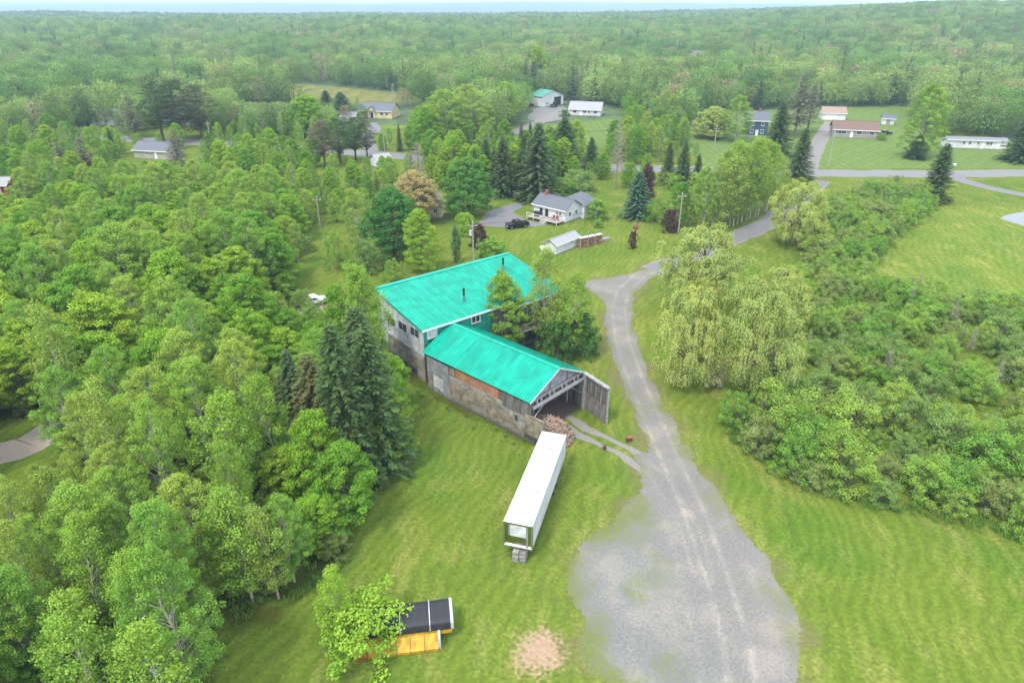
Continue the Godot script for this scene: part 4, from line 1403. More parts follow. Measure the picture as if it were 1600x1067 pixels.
	addbox.call("wall_hatch", Vector3(17.2, 0.1, ZL + 0.05), Vector3(19.3, 0.75, ZL + 0.11), mats["dark_boards"])
	addbox.call("wall_end", Vector3(19.9, -0.1, ZL - 0.2), Vector3(20.05, 3.2, ZL + 0.1), mats["block_grey"])
	addbox.call("sill_timber", Vector3(4.6, -0.1, ZL + 0.12), Vector3(19.0, 0.16, ZL + 0.4), mats["dark_boards"], 0.05)
	# right wall and back wall, planked inside
	xb = 1.0
	while xb < 18.4:
		addbox.call("wall_plank", Vector3(xb, -0.1, ZR - 0.06), Vector3(xb + 0.43, 5.0, ZR + 0.02 + 0.03 * rng.randf()), mats[["dark_boards", "old_boards", "old_boards_b"][rng.randi() % 3]])
		xb += 0.46
	addbox.call("wall_post", Vector3(18.2, -0.1, ZR - 0.1), Vector3(18.5, 5.15, ZR + 0.18), mats["beam"])
	addbox.call("wall_girt", Vector3(8.0, 2.2, ZR + 0.06), Vector3(18.2, 2.4, ZR + 0.2), mats["beam"])
	for q in [10.5, 13.2, 15.8]:
		addbox.call("wall_post", Vector3(q, -0.1, ZR + 0.06), Vector3(q + 0.22, 4.9, ZR + 0.26), mats["beam"])
	# big plank door swung open beyond the right wall
	var dT := T * Transform3D(Basis(Vector3.UP, deg_to_rad(-14.0)), Vector3(18.5, 0, ZR))
	var door := part("shed_door", _door_back(), mats["dark_boards"], root)
	door.transform = dT
	for k in 9:
		var b := MB.new()
		b.box(Vector3(0.03 + k * 0.475, 2.5, 0.0), Vector3(0.03 + k * 0.475 + 0.34, 4.5, 0.05))
		part("door_plank", b, mats["old_boards" if k % 2 else "old_boards_b"], door)
		b = MB.new()
		b.box(Vector3(0.03 + k * 0.475, 4.62, 0.0), Vector3(0.03 + k * 0.475 + 0.26, 4.92, 0.06))
		part("door_block", b, mats["beam"], door)
	for q in [[0.0, 4.3, 0.12, 1.0], [0.0, 4.3, 1.02, 1.95], [0.0, 4.3, 1.97, 2.45]]:
		var b := MB.new()
		b.box(Vector3(q[0] + 0.1, q[2], 0.0), Vector3(q[1] - 0.1, q[3], 0.04))
		part("door_plank", b, mats["old_boards_b"], door)
	for q in [[-0.05, 0.12], [4.18, 4.35]]:
		var b := MB.new()
		b.box(Vector3(q[0], 0.02, -0.06), Vector3(q[1], 5.1, 0.1))
		part("door_stile", b, mats["beam"], door)
	var tb := MB.new()
	tb.box(Vector3(-0.1, 4.95, -0.1), Vector3(4.4, 5.2, 0.34), 0.03)
	part("door_head", tb, mats["beam"], door)
	# gable above the opening
	var RH := 7.62
	var zm := 0.35
	var gb := MB.new()
	for k in 8:
		var za := lerpf(ZL - 0.05, ZR + 0.05, k / 8.0)
		var zb := lerpf(ZL - 0.05, ZR + 0.05, (k + 1) / 8.0) + 0.015
		var ha := 5.2 + (RH - 5.35) * (1.0 - absf(za - zm) / (ZL - zm if za > zm else zm - ZR))
		var hb := 5.2 + (RH - 5.35) * (1.0 - absf(zb - zm) / (ZL - zm if zb > zm else zm - ZR))
		var b := MB.new()
		var xg := WL + (0.012 if k % 2 else 0.0)
		b.quad(Vector3(xg, 5.0, za), Vector3(xg, 5.0, zb), Vector3(xg, hb, zb), Vector3(xg, ha, za))
		b.quad(Vector3(xg - 0.06, 5.0, zb), Vector3(xg - 0.06, 5.0, za), Vector3(xg - 0.06, ha, za), Vector3(xg - 0.06, hb, zb))
		b.quad(Vector3(xg, 5.0, zb), Vector3(xg - 0.06, 5.0, zb), Vector3(xg - 0.06, hb, zb), Vector3(xg, hb, zb))
		add.call("gable_board", b, mats["gable_boards"])
	for q in [1.4, -1.7]:
		addbox.call("gable_batten", Vector3(WL + 0.01, 5.0, q - 0.05), Vector3(WL + 0.06, 6.7, q + 0.05), mats["old_boards"])
	# open truss across the mouth
	addbox.call("truss_chord", Vector3(WL + 0.1, 4.85, ZR), Vector3(WL + 0.35, 5.02, ZL + 0.1), mats["beam"])
	addbox.call("truss_chord", Vector3(WL + 0.35, 4.15, ZR + 0.1), Vector3(WL + 0.75, 4.4, ZL - 0.2), mats["beam"])
	for k in 13:
		var z := lerpf(ZR + 0.2, ZL - 0.3, k / 12.0)
		addbox.call("truss_block", Vector3(WL + 0.25, 4.4, z - 0.11), Vector3(WL + 0.45, 4.85, z + 0.11), mats["beam" if k % 3 else "old_boards"])
	for q in [ZL - 0.1, ZL - 0.75, ZR + 0.12]:
		addbox.call("mouth_post", Vector3(WL - 0.1, -0.1, q - 0.11), Vector3(WL + 0.12, 4.9, q + 0.11), mats["old_boards_b"])
	var br := MB.new()
	br.tube(Vector3(WL + 0.5, 2.9, ZL - 0.4), Vector3(WL + 0.5, 4.3, ZL - 2.6), 0.09, 0.09, 5)
	add.call("brace", br, mats["beam"])
	# roof sheets of the wing
	var wroof := Node3D.new()
	wroof.name = "wing_roof"
	root.add_child(wroof)
	var xs := -1.6
	var k3 := 0
	var eL := 5.22
	var eR := 4.98
	while xs < 18.2:
		var x1 := minf(xs + 0.76, 18.25)
		for side in [0, 1]:
			var z0 := ZL + 0.35 if side == 0 else ZR - 0.35
			var ye := eL if side == 0 else eR
			if xs < -0.4 and side == 0:
				continue
			if xs < 0.0 and side == 1:
				pass
			var b := MB.new()
			var pts := [Vector3(xs, ye, z0), Vector3(x1, ye, z0), Vector3(x1, RH, zm), Vector3(xs, RH, zm)]
			if side == 1: pts = [pts[1], pts[0], pts[3], pts[2]]
			slab(b, pts[0], pts[1], pts[2], pts[3], 0.05)
			for e in [0.0, 0.38]:
				if xs + e + 0.06 < x1:
					var u := Vector3(0, 0.07, 0)
					var q0 := Vector3(xs + e, ye, z0) + u; var q1 := Vector3(xs + e + 0.05, ye, z0) + u
					var q2 := Vector3(xs + e + 0.05, RH, zm) + u; var q3 := Vector3(xs + e, RH, zm) + u
					if side == 0: slab(b, q0, q1, q2, q3, 0.05)
					else: slab(b, q1, q0, q3, q2, 0.05)
			add.call("roof_panel", b, mats["teal_wing" if k3 % 3 else "teal_wing_b"], wroof)
		xs = x1 + 0.022
		k3 += 1
	var rc := MB.new()
	slab(rc, Vector3(-1.2, RH - 0.04, zm + 0.28), Vector3(18.3, RH - 0.04, zm + 0.28), Vector3(18.3, RH + 0.08, zm), Vector3(-1.2, RH + 0.08, zm), 0.03)
	slab(rc, Vector3(18.3, RH - 0.04, zm - 0.28), Vector3(-1.2, RH - 0.04, zm - 0.28), Vector3(-1.2, RH + 0.08, zm), Vector3(18.3, RH + 0.08, zm), 0.03)
	add.call("ridge_cap", rc, mats["teal_wing"], wroof)
	var rk2 := MB.new()
	slab(rk2, Vector3(18.26, eL - 0.02, ZL + 0.37), Vector3(18.32, eL - 0.02, ZL + 0.37), Vector3(18.32, RH - 0.01, zm), Vector3(18.26, RH - 0.01, zm), 0.2)
	slab(rk2, Vector3(18.32, eR - 0.02, ZR - 0.37), Vector3(18.26, eR - 0.02, ZR - 0.37), Vector3(18.26, RH - 0.01, zm), Vector3(18.32, RH - 0.01, zm), 0.2)
	add.call("rake_board", rk2, mats["white_panel"], wroof)
	# inside: dirt floor, teal partition, lumber
	addbox.call("floor", Vector3(0.5, -0.06, ZR + 0.1), Vector3(18.0, 0.03, ZL - 0.2), mats["dirt_floor"])
	addbox.call("partition", Vector3(15.0, 0.0, 2.2), Vector3(15.08, 4.2, ZL - 0.2), mats["teal_wall"])
	# ---------------- things standing in and by the wing
	var at := func(p: Vector3) -> Vector3: return Basis(Vector3.UP, deg_to_rad(-42.5)) * p + Vector3(-7.7, 0, -81.2)
	for k in 5:
		var o := thing("lumber_board", "tall orange sawn board leaning on the shed's inner wall", "board", at.call(Vector3(13.3 + k * 0.28, 0.03, ZR + 0.75)), deg_to_rad(-42.5), "sawn boards leaning inside the shed")
		var b := MB.new()
		b.xf = Transform3D(Basis(Vector3.RIGHT, -0.13), Vector3.ZERO)
		b.box(Vector3(0, 0, -0.04), Vector3(0.24, 3.0 - 0.25 * absf(k - 2), 0.04), 0.01)
		var m := part("board", b, mats["lumber"], o)
	var pile := thing("firewood_pile", "heap of split brown firewood at the mouth of the open shed", "firewood", at.call(Vector3(19.0, 0, 2.9)), deg_to_rad(-42.5))
	var fb := MB.new()
	rng.seed = 31
	for k in 1300:
		var px := rng.randf_range(-2.6, 3.0)
		var pz := rng.randf_range(-2.2, 2.0)
		var e := sqrt(pow(px / 3.0, 2) + pow(pz / 2.3, 2))
		if e > 1.0: continue
		var top := 1.95 * pow(1.0 - e * e, 0.7)
		var y := maxf(0.07, top + rng.randfn(0, 0.13))
		fb.xf = Transform3D(Basis.from_euler(Vector3(rng.randf_range(-0.6, 0.6), rng.randf() * TAU, rng.randf_range(-0.6, 0.6))), Vector3(px, y, pz))
		var l := rng.randf_range(0.22, 0.36)
		var r := rng.randf_range(0.08, 0.15)
		var k0 := fb.v.size()
		fb.tube(Vector3(-l, 0, 0), Vector3(l, 0, 0), r, r * 0.9, 4, true)
		var tone := rng.randf_range(0.55, 1.5)
		var red := rng.randf_range(-0.12, 0.12)
		for j in fb.v.size() - k0:
			fb.c.append(Color(tone * (1.0 + red), tone, tone * (1.0 - red)))
	(mats["firewood"] as StandardMaterial3D).vertex_color_use_as_albedo = true
	var po := part("split_logs", fb, mats["firewood"], pile)
	po.set_meta("kind", "stuff")
	var core := MB.new()
	for k in 14:
		var a0 := TAU * k / 14; var a1 := TAU * (k + 1) / 14
		core.tri(Vector3(0, 1.45, 0), Vector3(cos(a1) * 2.3, 0, sin(a1) * 1.7), Vector3(cos(a0) * 2.3, 0, sin(a0) * 1.7))
	part("core", core, mats["dark_boards"], pile)

func _door_back() -> MB:
	var b := MB.new()
	b.box(Vector3(0, 0.1, -0.05), Vector3(4.3, 5.0, 0.0))
	return b

func wheel(root: Node, c: Vector3, r: float, w: float, axis := Vector3(1, 0, 0)) -> void:
	var b := MB.new()
	b.tube(c - axis * w / 2, c + axis * w / 2, r, r, 16, true)
	var o := part("wheel", b, mats["rubber"], root)
	b = MB.new()
	b.tube(c - axis * (w / 2 + 0.015), c + axis * (w / 2 + 0.015), r * 0.55, r * 0.55, 12, true)
	part("rim", b, mats["galvanised"], o)

func build_trailer() -> void:
	var o := thing("semi_trailer", "long white box trailer parked on the grass beside the gravel", "trailer", Vector3(0.55, 0, -46.7), deg_to_rad(-15.7))
	var L := 14.6
	var hw := 1.29
	# side sheets in panels with posts
	for k in 12:
		var z0 := -L * k / 12.0 - 0.01
		var z1 := -L * (k + 1) / 12.0 + 0.002
		for s in [-1.0, 1.0]:
			bx("side_panel", Vector3(minf(s * hw, s * (hw - 0.05)), 1.32, z1), Vector3(maxf(s * hw, s * (hw - 0.05)), 3.9, z0 - 0.012), mats["trailer_white"], o)
	for k in 6:
		bx("roof_panel", Vector3(-hw + 0.03, 3.94, -L * (k + 1) / 6.0 + 0.004), Vector3(hw - 0.03, 3.99, -L * k / 6.0), mats["trailer_roof"], o)
	for s in [-1.0, 1.0]:
		bx("roof_rail", Vector3(s * hw - 0.05, 3.88, -L), Vector3(s * hw + 0.05, 4.01, 0.0), mats["white_panel"], o, 0.02)
		bx("bottom_rail", Vector3(s * hw - 0.04, 1.15, -L), Vector3(s * hw + 0.03, 1.33, 0.0), mats["galvanised"], o)
	bx("floor", Vector3(-hw + 0.05, 1.15, -L), Vector3(hw - 0.05, 1.3, -0.02), mats["dark_metal"], o)
	bx("rear_wall", Vector3(-hw + 0.05, 1.3, -L), Vector3(hw - 0.05, 3.93, -L + 0.05), mats["trailer_white"], o)
	# nose: bright steel sheet in a frame, with a white box plate above
	bx("nose_sheet", Vector3(-hw + 0.06, 1.3, -0.1), Vector3(hw - 0.06, 3.92, -0.04), mats["mirror_steel"], o)
	for s in [-1.0, 1.0]:
		bx("nose_post", Vector3(s * hw - 0.09, 1.2, -0.1), Vector3(s * hw + 0.06, 3.97, 0.06), mats["galvanised"], o, 0.02)
		bx("nose_rail", Vector3(s * 0.82 - 0.07, 2.5 if s < 0 else 1.35, -0.04), Vector3(s * 0.82 + 0.07, 3.6, 0.02), mats["grey_panel"], o)
	bx("nose_head", Vector3(-hw, 3.78, -0.08), Vector3(hw, 3.97, 0.06), mats["galvanised"], o, 0.02)
	bx("nose_sill", Vector3(-hw, 1.14, -0.08), Vector3(hw, 1.36, 0.1), mats["galvanised"], o, 0.02)
	bx("nose_plate", Vector3(-0.74, 2.45, -0.04), Vector3(0.72, 3.62, 0.05), mats["pale_sheet"], o, 0.02)
	# running gear
	for z in [-9.6, -10.9]:
		for s in [-1.0, 1.0]:
			wheel(o, Vector3(s * 1.02, 0.5, z), 0.5, 0.42)
		bx("axle", Vector3(-0.9, 0.42, z - 0.07), Vector3(0.9, 0.58, z + 0.07), mats["dark_metal"], o)
	bx("bogie", Vector3(-0.6, 0.6, -11.8), Vector3(0.6, 1.15, -8.8), mats["dark_metal"], o)
	for s in [-1.0, 1.0]:
		bx("landing_leg", Vector3(s * 0.9 - 0.07, 0.0, -2.6), Vector3(s * 0.9 + 0.07, 1.15, -2.46), mats["dark_metal"], o)
		bx("foot_plate", Vector3(s * 0.9 - 0.16, -0.02, -2.7), Vector3(s * 0.9 + 0.16, 0.05, -2.36), mats["dark_metal"], o)
	bx("mud_flap", Vector3(-1.2, 0.3, -12.0), Vector3(1.2, 1.1, -11.96), mats["rubber"], o)
	# loose cribbing under the nose
	var c := thing("block_stack", "stack of grey concrete blocks propping the trailer's nose", "blocks", Vector3(0.72, 0, -46.55), deg_to_rad(-15.7))
	rng.seed = 5
	for y in 5:
		for k in 4:
			var bb := MB.new()
			bb.xf = Transform3D(Basis(Vector3.UP, rng.randf_range(-0.12, 0.12)), Vector3((k % 2) * 0.62 - 0.3, y * 0.225, (k / 2) * 0.52 - 0.25 + rng.randf() * 0.06))
			bb.box(Vector3(-0.28, 0, -0.2), Vector3(0.28, 0.215, 0.2), 0.015)
			part("block", bb, mats["block_grey" if (k + y) % 2 else "concrete"], c)

func build_container() -> void:
	# yellow steel box under a black tarp, half hidden by a leafy tree
	var p := Vector3(-12.2, 0, -36.7)
	var o := thing("dump_box", "yellow steel dump box with a strapped black tarp, half under a tree", "dump box", p, deg_to_rad(8.6))
	var L := 7.6
	var W := 2.35
	bx("side_wall", Vector3(0, 0.75, -0.1), Vector3(L, 1.3, 0.0), mats["yellow_steel"], o, 0.02)
	bx("side_wall", Vector3(0, 0.75, -W), Vector3(L, 1.3, -W + 0.1), mats["yellow_steel"], o, 0.02)
	bx("end_wall", Vector3(0, 0.75, -W + 0.1), Vector3(0.1, 1.3, -0.1), mats["yellow_steel"], o)
	bx("end_wall", Vector3(L - 0.1, 0.75, -W + 0.1), Vector3(L, 1.3, -0.1), mats["yellow_steel"], o)
	bx("floor", Vector3(0.1, 0.7, -W + 0.1), Vector3(L - 0.1, 0.78, -0.1), mats["rust"], o)
	# lower sloping flank, seven ribs
	var n := 6
	for k in n:
		var x0 := (L - 1.1) * k / n
		var x1 := (L - 1.1) * (k + 1) / n - 0.03
		var b := MB.new()
		slab(b, Vector3(x0, 0.28, 0.95), Vector3(x1, 0.28, 0.95), Vector3(x1, 0.98, 0.02), Vector3(x0, 0.98, 0.02), 0.05)
		b.box(Vector3(x0, 0.04, 0.88), Vector3(x1, 0.28, 0.95))
		part("flank_panel", b, mats["rust" if k == 0 else "yellow_steel"], o)
		bx("flank_rib", Vector3(x1 - 0.02, 0.02, 0.0), Vector3(x1 + 0.05, 0.32, 1.0), mats["rust"], o)
	bx("chassis", Vector3(0.3, 0.0, -W + 0.2), Vector3(L - 1.3, 0.7, -0.25), mats["dark_metal"], o)
	bx("end_post", Vector3(L - 1.15, 0.02, 0.0), Vector3(L - 0.95, 1.25, 0.85), mats["pale_sheet_b"], o)
	# tarp: a shallow arch in strips, sagging between bows
	var tb := MB.new()
	var m := 30
	var seg := 9
	var prof := [Vector2(0.04, 1.2), Vector2(0.06, 1.86), Vector2(-0.05, 2.0), Vector2(-0.6, 2.05), Vector2(-1.18, 2.07), Vector2(-1.76, 2.05), Vector2(-2.31, 2.0), Vector2(-2.42, 1.86), Vector2(-2.4, 1.2)]
	for k in m + 1:
		var x := -0.06 + (L + 0.1) * k / m
		var sag := 0.05 * (0.5 - 0.5 * cos(TAU * x / 2.5)) + noise_a.get_noise_2d(x * 60, 3.0) * 0.03
		for j in seg:
			var q: Vector2 = prof[j]
			tb.v.append(Vector3(x, q.y - sag * (1.0 if j > 1 and j < 7 else 0.3) + noise_a.get_noise_2d(x * 80, j * 40.0) * 0.03, q.x))
			tb.n.append([Vector3(0, 0.1, 1), Vector3(0, 0.3, 1), Vector3(0, 1, 0.5), Vector3(0, 1, 0.05), Vector3(0, 1, 0), Vector3(0, 1, -0.05), Vector3(0, 1, -0.5), Vector3(0, 0.3, -1), Vector3(0, 0.1, -1)][j].normalized())
	for k in m:
		for j in seg - 1:
			var q := k * seg + j
			tb.i.append_array(PackedInt32Array([q, q + 1, q + seg, q + 1, q + seg + 1, q + seg]))
	var tp := part("tarp", tb, mats["tarp"], o)
	for x in [3.6, 5.9, L + 0.02]:
		var sb := MB.new()
		var wd := 0.035 if x < L else 0.11
		for j in seg - 1:
			var q: Vector2 = prof[j]; var r: Vector2 = prof[j + 1]
			sb.quad(Vector3(x - wd, q.y + 0.035, q.x * 1.012 + 0.01), Vector3(x + wd, q.y + 0.035, q.x * 1.012 + 0.01), Vector3(x + wd, r.y + 0.035, r.x * 1.012 + 0.01), Vector3(x - wd, r.y + 0.035, r.x * 1.012 + 0.01))
		part("strap", sb, mats["pale_sheet"], tp)

func vehicle(called: String, label: String, p: Vector3, turn: float, prof: Array, glass: Array, paint: Material, L: float, W := 1.8, group := "", category := "car") -> Node3D:
	var o := thing(called, label, category, p, turn, group)
	var b := MB.new()
	var pg := PackedVector2Array()
	for q in prof: pg.append(Vector2(q[0], q[1]))
	b.extrude(pg, -W / 2, W / 2)
	part("body", b, paint, o)
	for q in glass:
		var gb := MB.new()
		var gp := PackedVector2Array()
		for e in q: gp.append(Vector2(e[0], e[1]))
		gb.extrude(gp, -W / 2 - 0.012, W / 2 + 0.012)
		part("window", gb, mats["dark_glass"], o)
	for x in [L * 0.19, L * 0.80]:
		for s in [-1.0, 1.0]:
			wheel(o, Vector3(x, 0.36, s * (W / 2 - 0.08)), 0.36, 0.22, Vector3(0, 0, 1))
	for s in [-1.0, 1.0]:
		bx("headlight", Vector3(L - 0.05, 0.72, s * W * 0.36 - 0.18), Vector3(L + 0.012, 0.86, s * W * 0.36 + 0.18), mats["white_trim"], o)
		bx("tail_light", Vector3(-0.012, 0.75, s * W * 0.4 - 0.12), Vector3(0.05, 0.98, s * W * 0.4 + 0.12), mats["red_paint"], o)
	return o

func build_vehicles() -> void:
	var truck := [[0.0, 0.5], [0.0, 1.15], [1.75, 1.18], [1.9, 1.75], [3.1, 1.78], [3.75, 1.2], [5.2, 1.08], [5.3, 0.5]]
	var tg := [[[2.0, 1.22], [2.1, 1.68], [2.65, 1.70], [2.65, 1.22]], [[2.75, 1.22], [2.75, 1.70], [3.05, 1.70], [3.5, 1.22]]]
	var car := [[0.0, 0.42], [0.0, 0.95], [0.7, 1.0], [1.2, 1.42], [2.6, 1.44], [3.3, 0.98], [4.5, 0.84], [4.55, 0.42]]
	var cg := [[[1.05, 1.02], [1.35, 1.36], [1.95, 1.38], [1.95, 1.02]], [[2.05, 1.02], [2.05, 1.38], [2.55, 1.38], [3.05, 1.02]]]
	var a := G(792, 351)
	vehicle("pickup_truck", "black pickup truck with a cap parked by the white house's deck", Vector3(a.x + 4.7, 0, a.z + 1.2), PI - 0.02 + 0.42, truck, tg, mats["black_paint"], 5.3, 1.9)
	vehicle("parked_car", "white car partly hidden by foliage left of the barn", G(468, 478), 0.4, car, cg, mats["white_car"], 4.5)
	vehicle("parked_car", "small red car beside the green roofed workshop", G(822, 166), 0.7, car, cg, mats["red_paint"], 4.5)
	vehicle("parked_car", "silver car at the corner of the grey roofed bungalow by the workshop", G(880, 163), 0.2, car, cg, mats["galvanised"], 4.5)
	vehicle("pickup_truck", "dark pickup truck beside the small shed at the brown bungalow", G(1372, 211), 0.1, truck, tg, mats["black_paint"], 5.3, 1.9)
	# tractor before the workshop door
	var t := thing("tractor", "green tractor standing before the workshop's big dark door", "tractor", G(868, 168), 2.6)
	bx("hood", Vector3(1.2, 0.8, -0.35), Vector3(2.9, 1.5, 0.35), mats["green_paint"], t, 0.08)
	bx("cab", Vector3(0.0, 1.0, -0.6), Vector3(1.15, 2.5, 0.6), mats["dark_glass"], t, 0.1)
	bx("cab_roof", Vector3(-0.1, 2.5, -0.7), Vector3(1.25, 2.62, 0.7), mats["green_paint"], t, 0.04)
	for s in [-1.0, 1.0]:
		wheel(t, Vector3(0.4, 0.8, s * 0.85), 0.8, 0.4, Vector3(0, 0, 1))
		wheel(t, Vector3(2.4, 0.5, s * 0.7), 0.5, 0.28, Vector3(0, 0, 1))

func build_houses() -> void:
	# the white house behind the barn: front block, rear block, deck
	var h := house("white_house", "small white house with dark slate roof, red chimney and a deck", Vector2(834, 337), Vector2(883, 349), 5.8, 3.2, 1.75, mats["white_paint"], mats["slate_roof"], [[0.75, 1.9, 0.7, 1.0], [0.84, 1.9, 0.7, 1.0]], [[0.24, 0.85, 2.1, "dark_glass"], [0.42, 0.85, 2.1, "dark_glass"]], 0.35)
	bx("chimney", Vector3(1.2, 4.2, -3.2), Vector3(1.9, 5.9, -2.5), mats["red_brick"], h, 0.05)
	bx("vent_pipe", Vector3(5.6, 4.3, -3.4), Vector3(5.9, 5.5, -3.1), mats["dark_metal"], h)
	var rb := MB.new()
	rb.box(Vector3(3.6, -0.05, -11.4), Vector3(10.4, 3.25, -5.75))
	part("rear_wall", rb, mats["white_paint"], h)
	var rr := MB.new()
	var ap := Vector3(6.9, 5.35, -9.0)
	for q in [[Vector3(3.2, 3.2, -5.4), Vector3(10.8, 3.2, -5.4)], [Vector3(10.8, 3.2, -5.4), Vector3(10.8, 3.2, -11.8)], [Vector3(10.8, 3.2, -11.8), Vector3(3.2, 3.2, -11.8)], [Vector3(3.2, 3.2, -11.8), Vector3(3.2, 3.2, -5.4)]]:
		rr.tri(q[0], q[1], ap)
	part("rear_roof", rr, mats["slate_roof"], h)
	window_at(h, "window", Vector3(10.4, 1.9, -8.3), 1.0, 1.1, "x", 1.0, mats["white_trim"], mats["dark_glass"], 2)
	for k in 12:
		bx("deck_plank", Vector3(0.3, 0.62, 0.35 + k * 0.24), Vector3(9.4, 0.68, 0.35 + k * 0.24 + 0.22), mats["deck_wood"], h)
	for q in [0.4, 2.4, 4.4, 6.4, 9.2]:
		bx("deck_post", Vector3(q, -0.05, 3.0), Vector3(q + 0.1, 1.55, 3.1), mats["white_trim"], h)
	bx("deck_rail", Vector3(0.4, 1.5, 3.02), Vector3(5.0, 1.58, 3.08), mats["white_trim"], h)
	bx("deck_rail", Vector3(6.6, 1.5, 3.02), Vector3(9.3, 1.58, 3.08), mats["deck_wood"], h)
	bx("deck_rail", Vector3(6.6, 1.1, 3.02), Vector3(9.3, 1.18, 3.08), mats["deck_wood"], h)
	for k in 3:
		bx("deck_step", Vector3(5.0, 0.02, 3.1 + k * 0.3), Vector3(6.5, 0.6 - k * 0.2, 3.4 + k * 0.3), mats["deck_wood"], h)
	var hx := h.transform
	var g := thing("barbecue", "dark covered barbecue standing on the white house's deck", "barbecue", hx * Vector3(2.3, 0.68, 1.6), h.rotation.y)
	bx("hood", Vector3(-0.7, 0.7, -0.35), Vector3(0.7, 1.25, 0.35), mats["dark_metal"], g, 0.15)
	bx("cabinet", Vector3(-0.6, 0.0, -0.3), Vector3(0.6, 0.7, 0.3), mats["dark_metal"], g)
	for k in 2:
		var c := thing("deck_chair", "brownish red chair on the white house's deck", "chair", hx * Vector3(6.9 + k * 1.1, 0.68, 1.3), h.rotation.y + 0.4 * k, "chairs on the white house's deck")
		bx("seat", Vector3(-0.32, 0.38, -0.3), Vector3(0.32, 0.46, 0.32), mats["red_brick"], c)
		bx("backrest", Vector3(-0.32, 0.46, -0.34), Vector3(0.32, 1.05, -0.26), mats["red_brick"], c)
		for s in [-0.28, 0.24]:
			for z in [-0.28, 0.26]:
				bx("leg", Vector3(s, 0.0, z), Vector3(s + 0.05, 0.4, z + 0.05), mats["red_brick"], c)
	# garden shed with firewood rack
	house("garden_shed", "small white garden shed with grey roof on the lawn behind the barn", Vector2(868, 398), Vector2(903, 384), 2.6, 2.2, 0.7, mats["white_paint"], mats["pale_roof"], [[0.72, 1.5, 0.8, 0.9]], [], 0.05, "shed")
	var fr := thing("firewood_rack", "stacked firewood between white posts beside the garden shed", "firewood", G(905, 387), 0.55)
	rng.seed = 9
	for r in 8:
		for k in 22:
			var lb := MB.new()
			lb.xf = Transform3D(Basis(), Vector3(0.1 + k * 0.255, 0.16 + r * 0.235, rng.randf_range(-0.05, 0.05)))
			lb.tube(Vector3(0, 0, -0.35), Vector3(0, 0, 0.35), 0.12, 0.12, 6, true)
			part("log", lb, mats["lumber" if rng.randf() < 0.35 else "old_boards_b" if rng.randf() < 0.6 else "red_brick"], fr)
	for k in 4:
		bx("post", Vector3(0.0 + k * 1.85, 0, 0.38), Vector3(0.1 + k * 1.85, 3.4 if k != 3 else 2.6, 0.48), mats["pole_wood"], fr)
	bx("cover_sheet", Vector3(-0.05, 2.0, -0.5), Vector3(5.7, 2.08, 0.5), mats["white_panel"], fr)
	var sp := thing("stone_bed", "low grey stone planter at the end of the firewood rack", "planter", G(934, 378), 0.5)
	for k in 5:
		bx("stone", Vector3(k * 0.6, 0, -0.4), Vector3(k * 0.6 + 0.57, 0.6 + 0.06 * (k % 2), 0.4), mats["concrete"], sp, 0.08)
	# far houses
	house("yellow_house", "pale yellow bungalow with dark grey roof and small gabled porch", Vector2(558, 184), Vector2(612, 186), 9.5, 3.4, 2.6, mats["yellow_siding"], mats["slate_roof"], [[0.16, 2.0, 1.6, 1.3], [0.72, 2.0, 1.6, 1.3], [0.86, 2.0, 1.2, 1.3]], [[0.44, 1.1, 2.2, "dark_glass"]])
	var yh: Node3D = get_node("yellow_house")
	var yl := G(558, 184).distance_to(G(612, 186))
	var pg := MB.new()
	pg.extrude(PackedVector2Array([Vector2(yl * 0.34, 3.3), Vector2(yl * 0.54, 3.3), Vector2(yl * 0.44, 5.0)]), -2.0, 0.9)
	var pr := part("porch_gable", pg, mats["yellow_siding"], yh)
	var ps := MB.new()
	slab(ps, Vector3(yl * 0.32, 3.15, 1.2), Vector3(yl * 0.32, 3.15, -3.2), Vector3(yl * 0.44, 5.15, -3.2), Vector3(yl * 0.44, 5.15, 1.2), 0.14)
	slab(ps, Vector3(yl * 0.56, 3.15, -3.2), Vector3(yl * 0.56, 3.15, 1.2), Vector3(yl * 0.44, 5.15, 1.2), Vector3(yl * 0.44, 5.15, -3.2), 0.14)
	part("porch_roof", ps, mats["slate_roof"], pr)
	for x in [0.36, 0.52]:
		bx("porch_post", Vector3(yl * x - 0.1, 0, 0.7), Vector3(yl * x + 0.1, 3.3, 0.9), mats["white_trim"], yh)
	house("workshop", "white workshop with green metal roof and a large dark open door", Vector2(847, 167), Vector2(880, 163), 9.0, 4.6, 0.2, mats["white_paint"], mats["green_roof"], [[0.22, 1.4, 1.4, 0.8]], [[0.72, 4.6, 3.9, "dark_metal"]], 0.1, "workshop")
	var ws := get_node("workshop")
	_regable(ws, G(847, 167).distance_to(G(880, 163)), 9.0, 4.6, 2.4)
	house("grey_bungalow", "white bungalow with light grey roof right of the workshop", Vector2(889, 180), Vector2(938, 182), 9.0, 2.9, 2.6, mats["white_paint"], mats["pale_roof"], [[0.18, 1.7, 1.8, 1.1], [0.5, 1.7, 1.6, 1.1], [0.64, 1.7, 1.0, 1.1], [0.84, 1.7, 1.6, 1.1]], [[0.38, 1.0, 2.1]])
	house("navy_house", "dark navy two storey house with white trim behind a spruce", Vector2(1166, 212), Vector2(1198, 213), 9.0, 5.8, 2.6, mats["navy_siding"], mats["slate_roof"], [[0.25, 4.4, 1.2, 1.4], [0.75, 4.4, 1.2, 1.4], [0.25, 1.7, 1.2, 1.4], [0.75, 1.7, 1.2, 1.4]], [[0.5, 1.0, 2.1]], 0.3, "house", 0.6)
